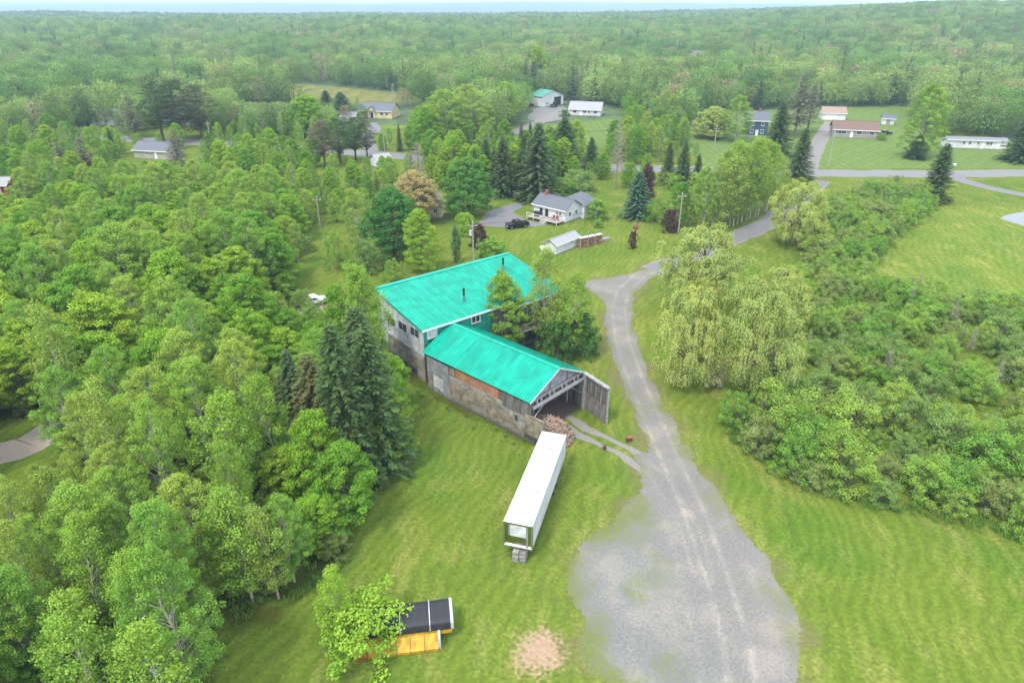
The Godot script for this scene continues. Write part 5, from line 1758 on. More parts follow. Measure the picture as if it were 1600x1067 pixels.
	house("brown_bungalow", "long taupe bungalow with brown roof behind a mown front lawn", Vector2(1301, 214), Vector2(1371, 217), 8.5, 3.1, 2.4, mats["taupe_siding"], mats["brown_roof"], [[0.12, 1.9, 2.2, 1.3], [0.24, 1.9, 1.6, 1.3], [0.58, 1.9, 1.8, 1.3], [0.86, 1.9, 1.6, 1.3]], [[0.42, 1.0, 2.1]], 0.5)
	house("garage", "white single garage with tan roof at the end of its drive", Vector2(1285, 187), Vector2(1321, 188), 7.5, 3.0, 2.0, mats["white_paint"], mats["tan_roof"], [], [[0.38, 4.8, 2.3], [0.82, 0.9, 2.0]], 0.1, "garage")
	house("tool_shed", "small white shed with dark roof beside the brown bungalow", Vector2(1378, 194), Vector2(1397, 195), 4.0, 2.6, 1.2, mats["white_paint"], mats["slate_roof"], [], [[0.5, 1.4, 2.0, "taupe_siding"]], 0.1, "shed")
	house("mobile_home", "long low white mobile home with dark shuttered windows", Vector2(1479, 231), Vector2(1572, 234), 5.0, 3.0, 0.5, mats["white_paint"], mats["grey_roof"], [[0.28, 1.9, 1.0, 1.1], [0.38, 1.9, 1.0, 1.1], [0.52, 1.9, 0.8, 1.0], [0.68, 1.9, 1.1, 1.1], [0.73, 1.9, 1.1, 1.1]], [[0.86, 0.9, 2.0], [0.6, 0.8, 2.0]], 0.25, "mobile home")
	house("beige_house", "low beige house with grey gabled roof among trees at left", Vector2(210, 247), Vector2(262, 250), 7.5, 2.9, 2.0, mats["beige_siding"], mats["slate_roof"], [[0.4, 1.7, 0.9, 1.0], [0.52, 1.7, 0.9, 1.0]], [[0.66, 0.9, 2.1]])
	house("hidden_house", "white house mostly hidden behind the orange leaved tree", Vector2(655, 344), Vector2(692, 340), 7.0, 3.2, 2.0, mats["white_paint"], mats["grey_roof"], [[0.3, 1.7, 1.0, 1.2], [0.7, 1.7, 1.0, 1.2]], [])
	house("slate_house", "white house with dark roof at far left behind pine trees", Vector2(140, 196), Vector2(178, 197), 9.0, 3.6, 2.6, mats["white_paint"], mats["slate_roof"], [[0.3, 1.9, 1.2, 1.2], [0.7, 1.9, 1.2, 1.2]], [])
	house("pine_house", "pale house glimpsed under the dark pines at left", Vector2(268, 196), Vector2(312, 198), 9.0, 3.0, 2.2, mats["white_paint"], mats["grey_roof"], [[0.2, 1.8, 1.6, 1.2], [0.7, 1.8, 1.6, 1.2]], [])
	house("red_shed", "red shed with grey roof at the left edge among trees", Vector2(-14, 306), Vector2(14, 306), 5.0, 3.0, 1.4, mats["red_siding"], mats["pale_roof"], [], [[0.5, 1.2, 2.0]], 0.1, "shed")
	house("low_shed", "low grey roofed shed beside the yellow house's drive", Vector2(532, 190), Vector2(556, 190), 6.0, 2.4, 1.2, mats["beige_siding"], mats["grey_roof"], [], [[0.5, 1.4, 2.0]], 0.1, "shed")
	house("roadside_shed", "pale roofed shed beside the road left of the birch snags", Vector2(590, 262), Vector2(612, 259), 5.0, 2.4, 1.2, mats["white_paint"], mats["pale_roof"], [], [[0.5, 1.2, 2.0]], 0.1, "shed")
	# far barn on the hill and roofs in the wood
	for q in [["hill_barn", "long grey barn on the far hillside field", 856, 1500.0, 34.0, "pale_roof", "grey_panel", 5.0], ["wood_house", "brown roofed house in the wood above the navy house", 1172, 470.0, 13.0, "brown_roof", "beige_siding", 5.0], ["dark_house", "dark roofed house deep in the wood", 1066, 560.0, 9.0, "slate_roof", "white_paint", 6.0]]:
		var x: float = (q[2] - 800.0) / FPX * q[3] * 1.02
		var L: float = q[4]
		var o := thing(q[0], q[1], "barn" if q[0] == "hill_barn" else "house", Vector3(x - L / 2, terrain(x, -q[3]) + (3.0 if q[3] < 600 else 0.0), -q[3]), 0.08)
		part("wall", gable_wall(L, 10.0, q[7], 3.0), mats[q[6]], o)
		roof_parts(o, L, 10.0, q[7], 3.0, 0.6, mats[q[5]], mats["white_trim"], 0.2)
		if q[3] < 600:
			bx("foundation", Vector3(0, -3.2, -10), Vector3(L, 0.05, 0), mats["concrete"], o)
		for k in 3:
			window_at(o, "window", Vector3(L * (0.2 + 0.3 * k), q[7] * 0.6, 0), 1.4, 1.4, "z", 1.0, mats["white_trim"], mats["dark_glass"], 1)

# turn the low roof of a house so that its gable faces the front
func _regable(root: Node3D, L: float, D: float, h: float, rise: float) -> void:
	for c in root.get_children():
		if c.name == "roof":
			root.remove_child(c)
			c.free()
	var b := MB.new()
	b.tri(Vector3(0, h, 0.0), Vector3(L, h, 0.0), Vector3(L / 2, h + rise, 0.0))
	b.tri(Vector3(L, h, -D), Vector3(0, h, -D), Vector3(L / 2, h + rise, -D))
	part("gable", b, mats["white_paint"], root)
	var r := MB.new()
	var o := 0.4
	var s := rise / (L / 2)
	slab(r, Vector3(-o, h - s * o + 0.08, -D - o), Vector3(-o, h - s * o + 0.08, o), Vector3(L / 2, h + rise + 0.08, o), Vector3(L / 2, h + rise + 0.08, -D - o), 0.12)
	slab(r, Vector3(L + o, h - s * o + 0.08, o), Vector3(L + o, h - s * o + 0.08, -D - o), Vector3(L / 2, h + rise + 0.08, -D - o), Vector3(L / 2, h + rise + 0.08, o), 0.12)
	part("roof", r, mats["green_roof"], root)

func build_poles() -> void:
	var list := [
		[740, 412, 347, "grey utility pole with a transformer box behind the barn", true],
		[500, 356, 318, "utility pole among the trees left of the dark maple", false],
		[1060, 364, 302, "pale utility pole beside the birch row along the lane", false],
		[1294, 262, 203, "utility pole at the corner of the brown bungalow's lawn", false],
		[1115, 240, 198, "utility pole on the grass left of the navy house", false],
		[985, 252, 198, "pair-topped utility pole right of the dead conifer by the road", false],
		[724, 216, 193, "utility pole with lamp beside the workshop's drive", true],
		[601, 238, 207, "utility pole beside the road below the yellow house", false],
		[835, 196, 174, "short utility pole beside the workshop's drive", false],
		[162, 282, 252, "utility pole with a white box in the wood at left", true],
		[331, 232, 190, "utility pole right of the dark pines at far left", false],
	]
	var tops := {}
	for k in list.size():
		var q: Array = list[k]
		var p := G(q[0], q[1])
		var Y := (float(q[2]) - 533.5) / FPX
		var hh: float = EYE_H + p.z / (cos(PITCH) - Y * sin(PITCH)) * (sin(PITCH) + Y * cos(PITCH))
		hh = clampf(hh, 7.0, 13.0)
		var o := thing("utility_pole", q[3], "utility pole", p, 0.0, "utility poles")
		var b := MB.new()
		b.tube(Vector3(0, -0.2, 0), Vector3(0, hh, 0), 0.17, 0.12, 8, true)
		part("pole", b, mats["pole_wood"], o)
		bx("crossarm", Vector3(-0.9, hh - 0.75, -0.06), Vector3(0.9, hh - 0.6, 0.06), mats["pole_wood"], o)
		for s in [-0.8, 0.0, 0.8]:
			var ib := MB.new()
			ib.tube(Vector3(s, hh - 0.6 if s != 0.0 else hh, 0), Vector3(s, hh - 0.4 if s != 0.0 else hh + 0.2, 0), 0.05, 0.04, 6, true)
			part("insulator", ib, mats["white_trim"], o)
		if q[4]:
			var tb := MB.new()
			tb.tube(Vector3(-0.42, hh - 2.6, 0), Vector3(-0.42, hh - 1.6, 0), 0.27, 0.27, 10, true)
			part("transformer", tb, mats["white_panel"], o)
		tops[k] = p + Vector3(0, hh - 0.45, 0)
	for q in [[0, 1], [0, 2], [2, 3], [5, 4], [4, 3], [5, 7]]:
		var a: Vector3 = tops[q[0]]; var c: Vector3 = tops[q[1]]
		for s in [-0.8, 0.8]:
			var wb := MB.new()
			var prev := a + Vector3(s, 0, 0)
			for j in range(1, 15):
				var t := j / 14.0
				var p := a.lerp(c, t) + Vector3(s, -4.0 * 0.018 * a.distance_to(c) * t * (1 - t), 0)
				wb.tube(prev, p, 0.02, 0.02, 4)
				prev = p
			var o := part("power_line", wb, mats["dark_metal"])
			tag(o, "thin dark power line sagging between two utility poles", "power line", "power lines between the poles")

func build_small() -> void:
	for q in [[945, 702, "short rusty can on a stake left of the shed track", "red"], [983, 689, "dark red metal box on the grass right of the shed track", "box"]]:
		var p := G(q[0], q[1])
		var o := thing("track_marker", q[2], "marker", p, 0.3)
		if q[3] == "red":
			var b := MB.new()
			b.tube(Vector3(0, 0, 0), Vector3(0, 0.5, 0), 0.18, 0.18, 12, true)
			part("can", b, mats["rust_can"], o)
			b = MB.new()
			b.tube(Vector3(-0.32, -0.05, 0), Vector3(-0.36, 1.15, 0), 0.05, 0.04, 6, true)
			part("stake", b, mats["old_boards_b"], o)
		else:
			bx("box", Vector3(-0.3, 0, -0.22), Vector3(0.3, 0.5, 0.22), mats["rust_can"], o, 0.05)
			bx("lid", Vector3(-0.33, 0.5, -0.25), Vector3(0.33, 0.55, 0.25), mats["red_brick"], o)
	# red bird house on its post
	var o := thing("garden_windmill", "red painted garden ornament with small roof on the far lawn", "ornament", G(992, 375), 0.4)
	var b := MB.new()
	b.tube(Vector3(0, 0, 0), Vector3(0, 2.3, 0), 0.3, 0.16, 6, true)
	part("post", b, mats["red_siding"], o)
	bx("box", Vector3(-0.4, 2.3, -0.4), Vector3(0.4, 3.0, 0.4), mats["red_brick"], o)
	b = MB.new()
	b.tube(Vector3(0, 3.0, 0), Vector3(0, 3.7, 0), 0.75, 0.02, 4, true)
	part("roof", b, mats["red_board"], o)
	# fence posts along the birch row
	for k in 7:
		var p := G(1120 + k * 13.0, 364 - k * 5.6)
		var f := thing("fence_post", "short white fence post under the birch row along the lane", "fence post", p, 0.0, "white fence posts by the lane")
		b = MB.new()
		b.tube(Vector3(0, -0.1, 0), Vector3(0, 1.5, 0), 0.09, 0.08, 6, true)
		part("post", b, mats["white_trim"], f)
		bx("cap", Vector3(-0.12, 1.5, -0.12), Vector3(0.12, 1.56, 0.12), mats["white_trim"], f)
	# mailbox by the road
	var mb := thing("roadside_box", "white box on a post at the road's edge near the lone spruce", "mailbox", G(1490, 262), 0.1)
	bx("post", Vector3(-0.05, -0.05, -0.05), Vector3(0.05, 1.0, 0.05), mats["pole_wood"], mb)
	bx("box", Vector3(-0.6, 0.7, -0.3), Vector3(0.6, 1.3, 0.3), mats["white_trim"], mb, 0.1)
	var tub := thing("white_tub", "small white tub lying on the lawn left of the garden shed", "tub", G(848, 389), 0.3)
	b = MB.new()
	b.tube(Vector3(0, 0, 0), Vector3(0, 0.5, 0), 0.5, 0.62, 12, true)
	part("bowl", b, mats["white_trim"], tub)
	bx("rim", Vector3(-0.7, 0.5, -0.1), Vector3(0.7, 0.56, 0.1), mats["white_panel"], tub)
	# stacked logs by the workshop's drive
	var ls := thing("log_stack", "small stack of grey logs beside the workshop's drive", "logs", G(783, 201), 0.35)
	for k in 9:
		var lb := MB.new()
		var y := 0.25 + (k / 4) * 0.45
		lb.tube(Vector3(-3.5, y, (k % 4) * 0.5 + (k / 4) * 0.25), Vector3(3.2, y, (k % 4) * 0.5 + (k / 4) * 0.25), 0.25, 0.2, 8, true)
		part("log", lb, mats["old_boards_b"], ls)

# ---------------------------------------------------------------- planting
func plant_woods() -> void:
	# single trees one can pick out in the photograph: kind, x, base row, top row, width, label, name, tint
	var S := [
		# conifers at the corner of the wood beside the lawn
		["spruce", 505, 742, 552, 80, "olive brown spruce at the wood's edge left of the lawn", "spruce_tree", 2, ""],
		["spruce", 548, 765, 500, 100, "tall dark spruce at the wood's edge nearest the lawn's bend", "spruce_tree", 0, ""],
		["spruce", 590, 735, 510, 92, "dense dark green spruce at the wood's edge beside the barn lawn", "spruce_tree", 0, ""],
		["spruce", 575, 680, 478, 90, "dark spruce just behind the wood's edge, left of the barn gable", "spruce_tree", 1, ""],
		["spruce", 470, 700, 545, 60, "grey green spruce inside the wood left of the olive spruce", "spruce_tree", 1, ""],
		["aspen", 572, 606, 414, 86, "slim light green tree covering the barn's left gable", "birch_tree", 0, "birch"],
		["birch", 588, 604, 420, 66, "slender birch right against the barn's left corner", "birch_tree", 0, ""],
		["maple", 540, 600, 452, 74, "broadleaf tree behind the spruces left of the barn's gable", "broadleaf_tree", 1, ""],
		["maple", 505, 800, 640, 100, "fresh green broadleaf tree at the wood's edge below the olive spruce", "broadleaf_tree", 0, ""],
		["birch", 440, 770, 585, 80, "ragged bright green poplar with grey forked branches in the wood", "poplar_tree", 0, ""],
		["shrub", 520, 845, 775, 70, "low leafy shrub at the wood's corner above the lawn", "leafy_shrub", 1, ""],
		["shrub", 560, 790, 742, 50, "low shrub under the dark spruces at the lawn's edge", "leafy_shrub", 1, ""],
		["birch", 395, 940, 770, 90, "light birch with white stems at the wood's front edge", "birch_tree", 0, ""],
		["birch", 435, 935, 790, 70, "rounded birch at the wood's front corner beside the brown bare soil", "birch_tree", 1, ""],
		["birch", 360, 930, 770, 70, "white stemmed birch just left of the wood's front corner", "birch_tree", 0, ""],
		# trees in the angle of the barn
		["maple", 790, 556, 426, 72, "round airy tree standing in the angle between barn and wing", "broadleaf_tree", 0, "birch"],
		["birch", 850, 545, 390, 66, "birch with white trunk before the barn's right end", "birch_tree", 1, ""],
		["birch", 894, 556, 425, 66, "birch with fine twigs at the right end of the barn", "birch_tree", 0, ""],
		["birch", 872, 556, 450, 46, "small birch among cedars at the barn's right end", "birch_tree", 1, ""],
		["bush", 905, 555, 492, 60, "dark green cedar bush at the drive side of the barn's trees", "cedar_bush", 1, ""],
		["bush", 872, 560, 500, 66, "dark green cedar bush under the birches by the wing roof", "cedar_bush", 1, ""],
		# behind the barn
		["dome", 617, 402, 297, 96, "dense dark green maple on the grass behind the barn", "maple_tree", 0, ""],
		["maple", 660, 425, 328, 62, "light green maple with drooping leaves behind the barn's roof", "maple_tree", 2, ""],
		["dome", 733, 337, 248, 80, "big round green maple left of the white house's drive", "maple_tree", 1, ""],
		["dome", 650, 346, 270, 92, "orange tinged maple in front of the hidden white house", "maple_tree", 0, "orange"],
		["birch", 560, 392, 296, 50, "grey white birch left of the dense dark maple", "birch_tree", 1, ""],
		["shrub", 575, 425, 372, 50, "grey green shrub on the grass left of the dense dark maple", "leafy_shrub", 2, ""],
		["shrub", 530, 420, 360, 46, "willowy shrub on the small lawn left of the barn", "leafy_shrub", 0, ""],
		["shrub", 617, 440, 405, 38, "young light shrub right behind the barn's roof corner", "leafy_shrub", 0, ""],
		["bush", 771, 402, 374, 52, "low spreading green bush beside the transformer pole", "round_bush", 0, ""],
		["bush", 727, 366, 333, 34, "clipped lime green bush left of the white house's yard", "round_bush", 0, "lime"],
		["column", 714, 410, 352, 18, "narrow columnar shrub left of the transformer pole", "columnar_shrub", 0, ""],
		["bush", 748, 385, 352, 30, "dark purple brown shrub beside the transformer pole", "purple_shrub", 0, "purple"],
		["bush", 932, 343, 314, 36, "round bright green bush at the corner of the white house", "round_bush", 0, ""],
		["bush", 935, 355, 345, 18, "low green bush on the lawn in front of the white house's round bush", "round_bush", 0, ""],
		["bush", 988, 388, 362, 14, "small dark purple shrub below the red garden ornament", "purple_shrub", 0, "purple"],
		["column", 1008, 318, 256, 36, "dark purple leaved tree left of the birch row", "purple_tree", 0, "purple"],
		["bush", 1046, 362, 328, 26, "dark red brown shrub beside the pale utility pole", "purple_shrub", 0, "purple"],
		["spruce", 994, 340, 266, 50, "soft blue green spruce on the lawn left of the purple tree", "spruce_tree", 0, "blue_spruce"],
		["shrub", 1022, 346, 312, 46, "blue green shrub beside the soft blue spruce", "leafy_shrub", 1, ""],
		["maple", 1060, 352, 285, 44, "young green tree left of the birch row by the lane", "broadleaf_tree", 1, ""],
		["dead", 962, 297, 183, 34, "tall bare brown dead conifer on the grass by the road", "dead_tree", 0, ""],
		["spruce", 840, 312, 190, 60, "tall spruce right behind the white house", "spruce_tree", 1, ""],
		["spruce", 880, 268, 182, 54, "pointed dark spruce right of the spruce behind the white house", "spruce_tree", 0, ""],
		["spruce", 818, 300, 208, 34, "narrow dark spruce left of the tall spruce behind the white house", "spruce_tree", 0, ""],
		["spruce", 786, 305, 212, 46, "spruce above the round maple by the white house", "spruce_tree", 1, ""],
		["spruce", 760, 290, 215, 34, "dark narrow spruce behind the round maple", "spruce_tree", 0, ""],
		["spruce", 923, 266, 214, 28, "small spruce at the road's edge right of the pointed dark spruce", "spruce_tree", 0, ""],
		["shrub", 905, 300, 268, 62, "grey green bushy tree behind the white house's slate roof", "leafy_shrub", 2, ""],
		["shrub", 875, 305, 276, 50, "green bushy tree at the back of the white house", "leafy_shrub", 1, ""],
		# beside the road, right of centre
		["spruce", 1065, 290, 218, 26, "thin spruce left of the birch row near the road", "spruce_tree", 0, ""],
		["spruce", 1042, 286, 222, 24, "thin dark spruce beside the road, leftmost before the birch row", "spruce_tree", 0, ""],
		["spruce", 1088, 288, 240, 20, "short thin spruce left of the tallest birch in the row", "spruce_tree", 0, ""],
		["spruce", 1212, 244, 160, 46, "full spruce in front of the navy house", "spruce_tree", 0, ""],
		["spruce", 1246, 282, 200, 40, "tall spruce at the road junction end of the birch row", "spruce_tree", 1, ""],
		["larch", 1242, 212, 110, 66, "tall grey brown thin crowned larch behind the navy house's spruce", "larch_tree", 0, ""],
		["larch", 1262, 205, 125, 44, "grey brown larch left of the white garage", "larch_tree", 1, ""],
		["spruce", 1458, 314, 222, 56, "lone dark spruce between the road and the hay field", "spruce_tree", 0, ""],
		["maple", 1436, 245, 132, 78, "tall light green tree right of the brown bungalow", "broadleaf_tree", 0, "aspen"],
		["spruce", 1430, 248, 210, 34, "small spruce under the tall light tree right of the brown bungalow", "spruce_tree", 0, ""],
		["spruce", 1594, 252, 172, 56, "dark spruce at the right edge before the mobile home", "spruce_tree", 0, ""],
		["dome", 1112, 215, 168, 66, "pale olive round tree on the grass left of the navy house", "broadleaf_tree", 0, "willow"],
		["aspen", 1150, 222, 150, 50, "light tree right of the pale olive round tree", "broadleaf_tree", 0, ""],
		["bush", 1378, 219, 208, 16, "small round bush at the brown bungalow's corner", "round_bush", 0, ""],
		["bush", 882, 182, 172, 16, "small round bush left of the grey roofed bungalow", "round_bush", 1, ""],
		# willows by the drive
		["willow", 1072, 602, 440, 138, "big pale yellow green willow with split trunk nearest the drive's bend", "willow_tree", 1, ""],
		["willow", 1166, 614, 434, 152, "big pale willow with straight trunk at the thicket's edge", "willow_tree", 2, ""],
		["willow", 1092, 480, 350, 156, "tall pale willow standing behind the other two by the drive", "willow_tree", 2, ""],
		["willow", 1212, 525, 418, 112, "smaller willow right behind the straight trunked willow", "willow_tree", 0, ""],
		["willow", 1240, 382, 281, 122, "leaning willow beside the lane below the junction", "willow_tree", 0, ""],
		["shrub", 1115, 602, 552, 42, "small white blossoming bush between the two front willows", "blossom_bush", 0, "blossom"],
		["birch", 1130, 455, 395, 34, "thin white birch among the willows", "birch_tree", 1, ""],
		# over the dump box
		["bush", 572, 1012, 948, 140, "low spreading light green bush growing over the yellow dump box", "leafy_bush", 0, "lime"],
		["birch", 528, 1000, 893, 60, "thin yellowish sapling at the lawn's corner above the dump box", "sapling", 1, "lime"],
		# far left groups
		["pine", 508, 262, 188, 48, "thin brownish pine, leftmost of the group below the yellow house", "pine_tree", 1, "larch"],
		["pine", 532, 256, 186, 52, "dark pine in the middle of the group below the yellow house", "pine_tree", 0, ""],
		["pine", 556, 250, 185, 50, "dark flat topped pine in the group below the yellow house", "pine_tree", 0, ""],
		["pine", 574, 248, 190, 40, "small dark pine, rightmost of the group below the yellow house", "pine_tree", 1, ""],
		["pine", 285, 222, 124, 78, "big dark pine over the pale house at far left", "pine_tree", 0, ""],
		["pine", 255, 220, 128, 66, "dark pine left of the big pine over the pale house", "pine_tree", 0, ""],
		["pine", 316, 218, 132, 54, "thinner dark pine right of the big pine over the pale house", "pine_tree", 1, ""],
		["larch", 212, 215, 145, 46, "grey brown larch below the far left roof", "larch_tree", 0, ""],
		["larch", 283, 272, 200, 52, "grey brown larch right of the low beige house", "larch_tree", 0, ""],
		["larch", 140, 285, 214, 60, "grey brown larch left of the low beige house", "larch_tree", 1, ""],
		["larch", 106, 290, 220, 56, "grey brown larch left of the boxed utility pole", "larch_tree", 0, ""],
		["dome", 483, 212, 150, 62, "big light green round tree left of the yellow house", "broadleaf_tree", 0, "maple"],
		["spruce", 535, 186, 143, 46, "dense blue green spruce beside the yellow house", "spruce_tree", 0, "blue_spruce"],
		["spruce", 512, 182, 140, 34, "dark spruce left of the blue green spruce by the yellow house", "spruce_tree", 0, ""],
		["aspen", 740, 225, 132, 74, "tall light green poplar left of the workshop's drive", "poplar_tree", 1, ""],
		["aspen", 700, 232, 140, 76, "tall light green poplar between the yellow house and workshop's drive", "poplar_tree", 0, ""],
		["aspen", 790, 198, 128, 50, "slim light poplar left of the workshop", "poplar_tree", 0, ""],
		["maple", 668, 240, 168, 64, "green tree right of the road patch below the yellow house", "broadleaf_tree", 1, ""],
		["dead", 655, 290, 222, 40, "bare pale birch left of the spruces behind the round maple", "dead_tree", 0, ""],
		["maple", 840, 142, 72, 46, "bright green tree above the green roofed workshop", "broadleaf_tree", 2, ""],
		["maple", 752, 290, 235, 50, "dark green tree behind the round maple by the drive", "broadleaf_tree", 1, ""],
	]
	for q in S:
		seen(q[0], q[1], q[2], q[3], q[4], q[5], q[6], "", q[7], q[8])
	# birches in a row along the lane
	var row := [[1098, 362, 262], [1112, 361, 248], [1126, 358, 240], [1140, 354, 222], [1152, 350, 228], [1166, 345, 218], [1180, 339, 232], [1194, 331, 226], [1206, 322, 240], [1078, 352, 270], [1172, 330, 215], [1150, 336, 218], [1122, 345, 236]]
	for k in row.size():
		seen("birch" if k % 3 else "aspen", row[k][0], row[k][1], row[k][2], 38 + (k % 3) * 8, "white stemmed birch in the row along the lane", "birch_tree", "birches in the row along the lane", -1)
	# the wood at left
	var keep := [P.lane_west, poly([560,530, 600,545, 670,600, 700,640, 640,700, 600,640])]
	var where := func(q: Vector2) -> String:
		if q.y > 880: return "in the wood's front corner left of the dump box" if q.x > 180 else "in the wood's lowest left corner"
		if q.y > 740: return "in the wood left of the dump box lawn" if q.x > 260 else "in the wood below the dirt lane's end"
		if q.y > 620: return "in the wood left of the dark edge spruces" if q.x > 260 else "in the wood right around the dirt lane's end"
		if q.y > 500: return "in the wood left of the barn's gable" if q.x > 260 else "in the wood above the dirt lane's end"
		if q.y > 400: return "in the wood left of the parked white car" if q.x > 240 else "deep in the wood toward the left edge"
		return "at the wood's far side left of the dense dark maple" if q.x > 240 else "at the wood's far side below the beige house"
	var shade_word := {"aspen": ["light green", "yellow green", "deep green"], "maple": ["bright green", "dark green", "yellowish green"], "birch": ["fresh green", "greyish green"], "spruce": ["dark green", "blue green", "olive brown"]}
	var kind_word := {"aspen": "aspen", "maple": "broadleaf tree", "birch": "white stemmed birch", "spruce": "spruce"}
	scatter(P.wood, 4.2, 101, func(p):
		var q := to_px(p)
		var edge: bool = q.x > 430 and q.y > 560
		var near := q.y > 760 and q.x < 420
		var r := rng.randf()
		var kind := "aspen" if r < (0.6 if near else 0.34) else "maple" if r < (0.72 if near else 0.92) else "birch" if (r < 0.985 or near or edge) else "spruce"
		var h := rng.randf_range(10.0, 15.5) if kind != "maple" else rng.randf_range(8.5, 13.0)
		if q.y > 860: h *= rng.randf_range(0.85, 1.0)
		if edge: h *= 0.72
		if q.y < 420: h *= 0.85
		var ti := rng.randi() % 3
		var words: Array = shade_word[kind]
		var label: String = "%s %s %s" % [words[ti % words.size()], kind_word[kind], where.call(q)]
		plant(kind, p, h, label, "tree", {"aspen": "aspen_tree", "maple": "broadleaf_tree", "birch": "birch_tree", "spruce": "spruce_tree"}[kind], label, ti, rng.randf_range(0.8, 1.05) if near else rng.randf_range(1.0, 1.35)), keep)
	# underwood along its edge
	scatter(P.wood, 3.4, 102, func(p):
		if rng.randf() < 0.85:
			plant("shrub", p, rng.randf_range(1.8, 4.2), "low leafy undergrowth bush in the left wood", "shrub", "undergrowth_bush", "undergrowth bushes in the left wood", -1), keep)
	# the thicket at right
	var glade := [poly([1360,548, 1420,540, 1470,556, 1430,572, 1370,566]), poly([1500,560, 1580,566, 1600,590, 1520,584]), poly([1300,480, 1350,470, 1390,484, 1340,496]), poly([1235,575, 1275,570, 1300,585, 1270,600, 1235,598]), poly([1420,640, 1480,622, 1560,640, 1620,650, 1620,690, 1500,676, 1430,664])]
	scatter(P.thicket, 2.5, 103, func(p):
		var q := to_px(p)
		var h := rng.randf_range(2.0, 4.2)
		if q.y > 640 and rng.randf() < 0.3: h = rng.randf_range(4.2, 5.8)
		if q.y < 420: h = rng.randf_range(2.8, 5.0)
		var side := "in the near part of the right thicket" if q.y > 600 else "in the middle of the right thicket" if q.y > 440 else "in the strip between lane and field"
		if rng.randf() < 0.04:
			plant("dead", p, rng.randf_range(3.0, 5.0), "small bare grey tree " + side, "tree", "bare_tree", "bare trees " + side)
		else:
			var ti := rng.randi() % 5
			var lr := (" near the willows" if q.x < 1290 else " toward the right edge" if q.x > 1450 else " midway along")
			plant("shrub", p, h, ["fresh green", "deep green", "grey green", "yellow green", "dull green"][ti] + " alder shrub " + side + lr, "shrub", "alder_shrub", ["fresh green", "deep green", "grey green", "yellow green", "dull green"][ti] + " alder shrubs " + side + lr, ti, rng.randf_range(0.9, 1.25)), glade)
	# mixed trees between the left wood and the road, and beyond it
	var open_ := [
		poly([480,430, 470,395, 500,360, 570,380, 700,400, 760,420, 720,440, 620,440, 560,470, 500,480]),
		poly([560,262, 590,236, 640,238, 640,262, 600,270]), poly([170,262, 200,236, 300,236, 330,258, 300,272, 200,268]),
		poly([480,290, 500,252, 570,250, 590,268, 570,290, 520,300]), poly([560,232, 575,176, 640,172, 660,196, 630,225]),
		poly([205,226, 250,196, 320,196, 320,222])]
	var roads := [poly([1600,262, 1270,264, 905,254, 740,245, 600,236, 480,227, 300,216, -200,194, -200,208, 300,230, 480,241, 600,251, 740,260, 905,268, 1270,278, 1600,278])]
	scatter(poly([-140,330, 100,322, 300,318, 440,330, 480,352, 560,330, 620,300, 700,300, 700,262, 600,222, 660,200, 560,165, 430,150, 330,160, 170,165, -60,175, -260,200]), 6.0, 104, func(p):
		var r := rng.randf()
		var kind := "aspen" if r < 0.22 else "maple" if r < 0.85 else "birch" if r < 0.93 else "larch" if r < 0.965 else "spruce"
		var mq := to_px(p)
		var low := 0.45 if mq.y < 210 and mq.x > 370 and mq.x < 680 else 1.0
		plant(kind, p, rng.randf_range(5.0, 10.5) * low, {"aspen": "light green poplar ", "maple": "green broadleaf tree ", "birch": "white stemmed birch ", "larch": "grey brown larch ", "spruce": "dark spruce "}[kind] + "among the houses left of the barn", "tree", {"aspen": "poplar_tree", "maple": "broadleaf_tree", "birch": "birch_tree", "larch": "larch_tree", "spruce": "spruce_tree"}[kind], {"aspen": "poplars ", "maple": "broadleaf trees ", "birch": "birches ", "larch": "larches ", "spruce": "spruces "}[kind] + "among the houses left of the barn", -1), open_ + roads)
	scatter(poly([430,335, 470,302, 600,302, 622,330, 604,370, 566,374, 500,350, 482,392, 470,428, 440,420]), 4.8, 108, func(p):
		var r := rng.randf()
		var kind := "shrub" if r < 0.5 else "birch" if r < 0.75 else "maple"
		plant(kind, p, rng.randf_range(3.2, 5.4) if kind == "shrub" else rng.randf_range(5.5, 8.5), {"shrub": "grey green shrub ", "birch": "slender birch ", "maple": "small broadleaf tree "}[kind] + "on the rough ground left of the dense dark maple", "shrub" if kind == "shrub" else "tree", {"shrub": "leafy_shrub", "birch": "birch_tree", "maple": "broadleaf_tree"}[kind], {"shrub": "shrubs ", "birch": "birches ", "maple": "small trees "}[kind] + "left of the dense dark maple", 2 if kind == "shrub" else -1), [])
	# trees lining the road behind the white house and around the far houses
	scatter(poly([700,300, 760,300, 830,296, 890,282, 900,262, 905,246, 830,238, 760,240, 690,236, 660,260, 680,290]), 4.2, 105, func(p):
		var r := rng.randf()
		var kind := "maple" if r < 0.55 else "spruce" if r < 0.8 else "aspen"
		plant(kind, p, rng.randf_range(7.0, 12.0), {"aspen": "light poplar ", "maple": "green broadleaf tree ", "spruce": "dark spruce "}[kind] + "between the road and the white house", "tree", {"aspen": "poplar_tree", "maple": "broadleaf_tree", "spruce": "spruce_tree"}[kind], {"aspen": "poplars ", "maple": "broadleaf trees ", "spruce": "spruces "}[kind] + "between the road and the white house", -1), roads)
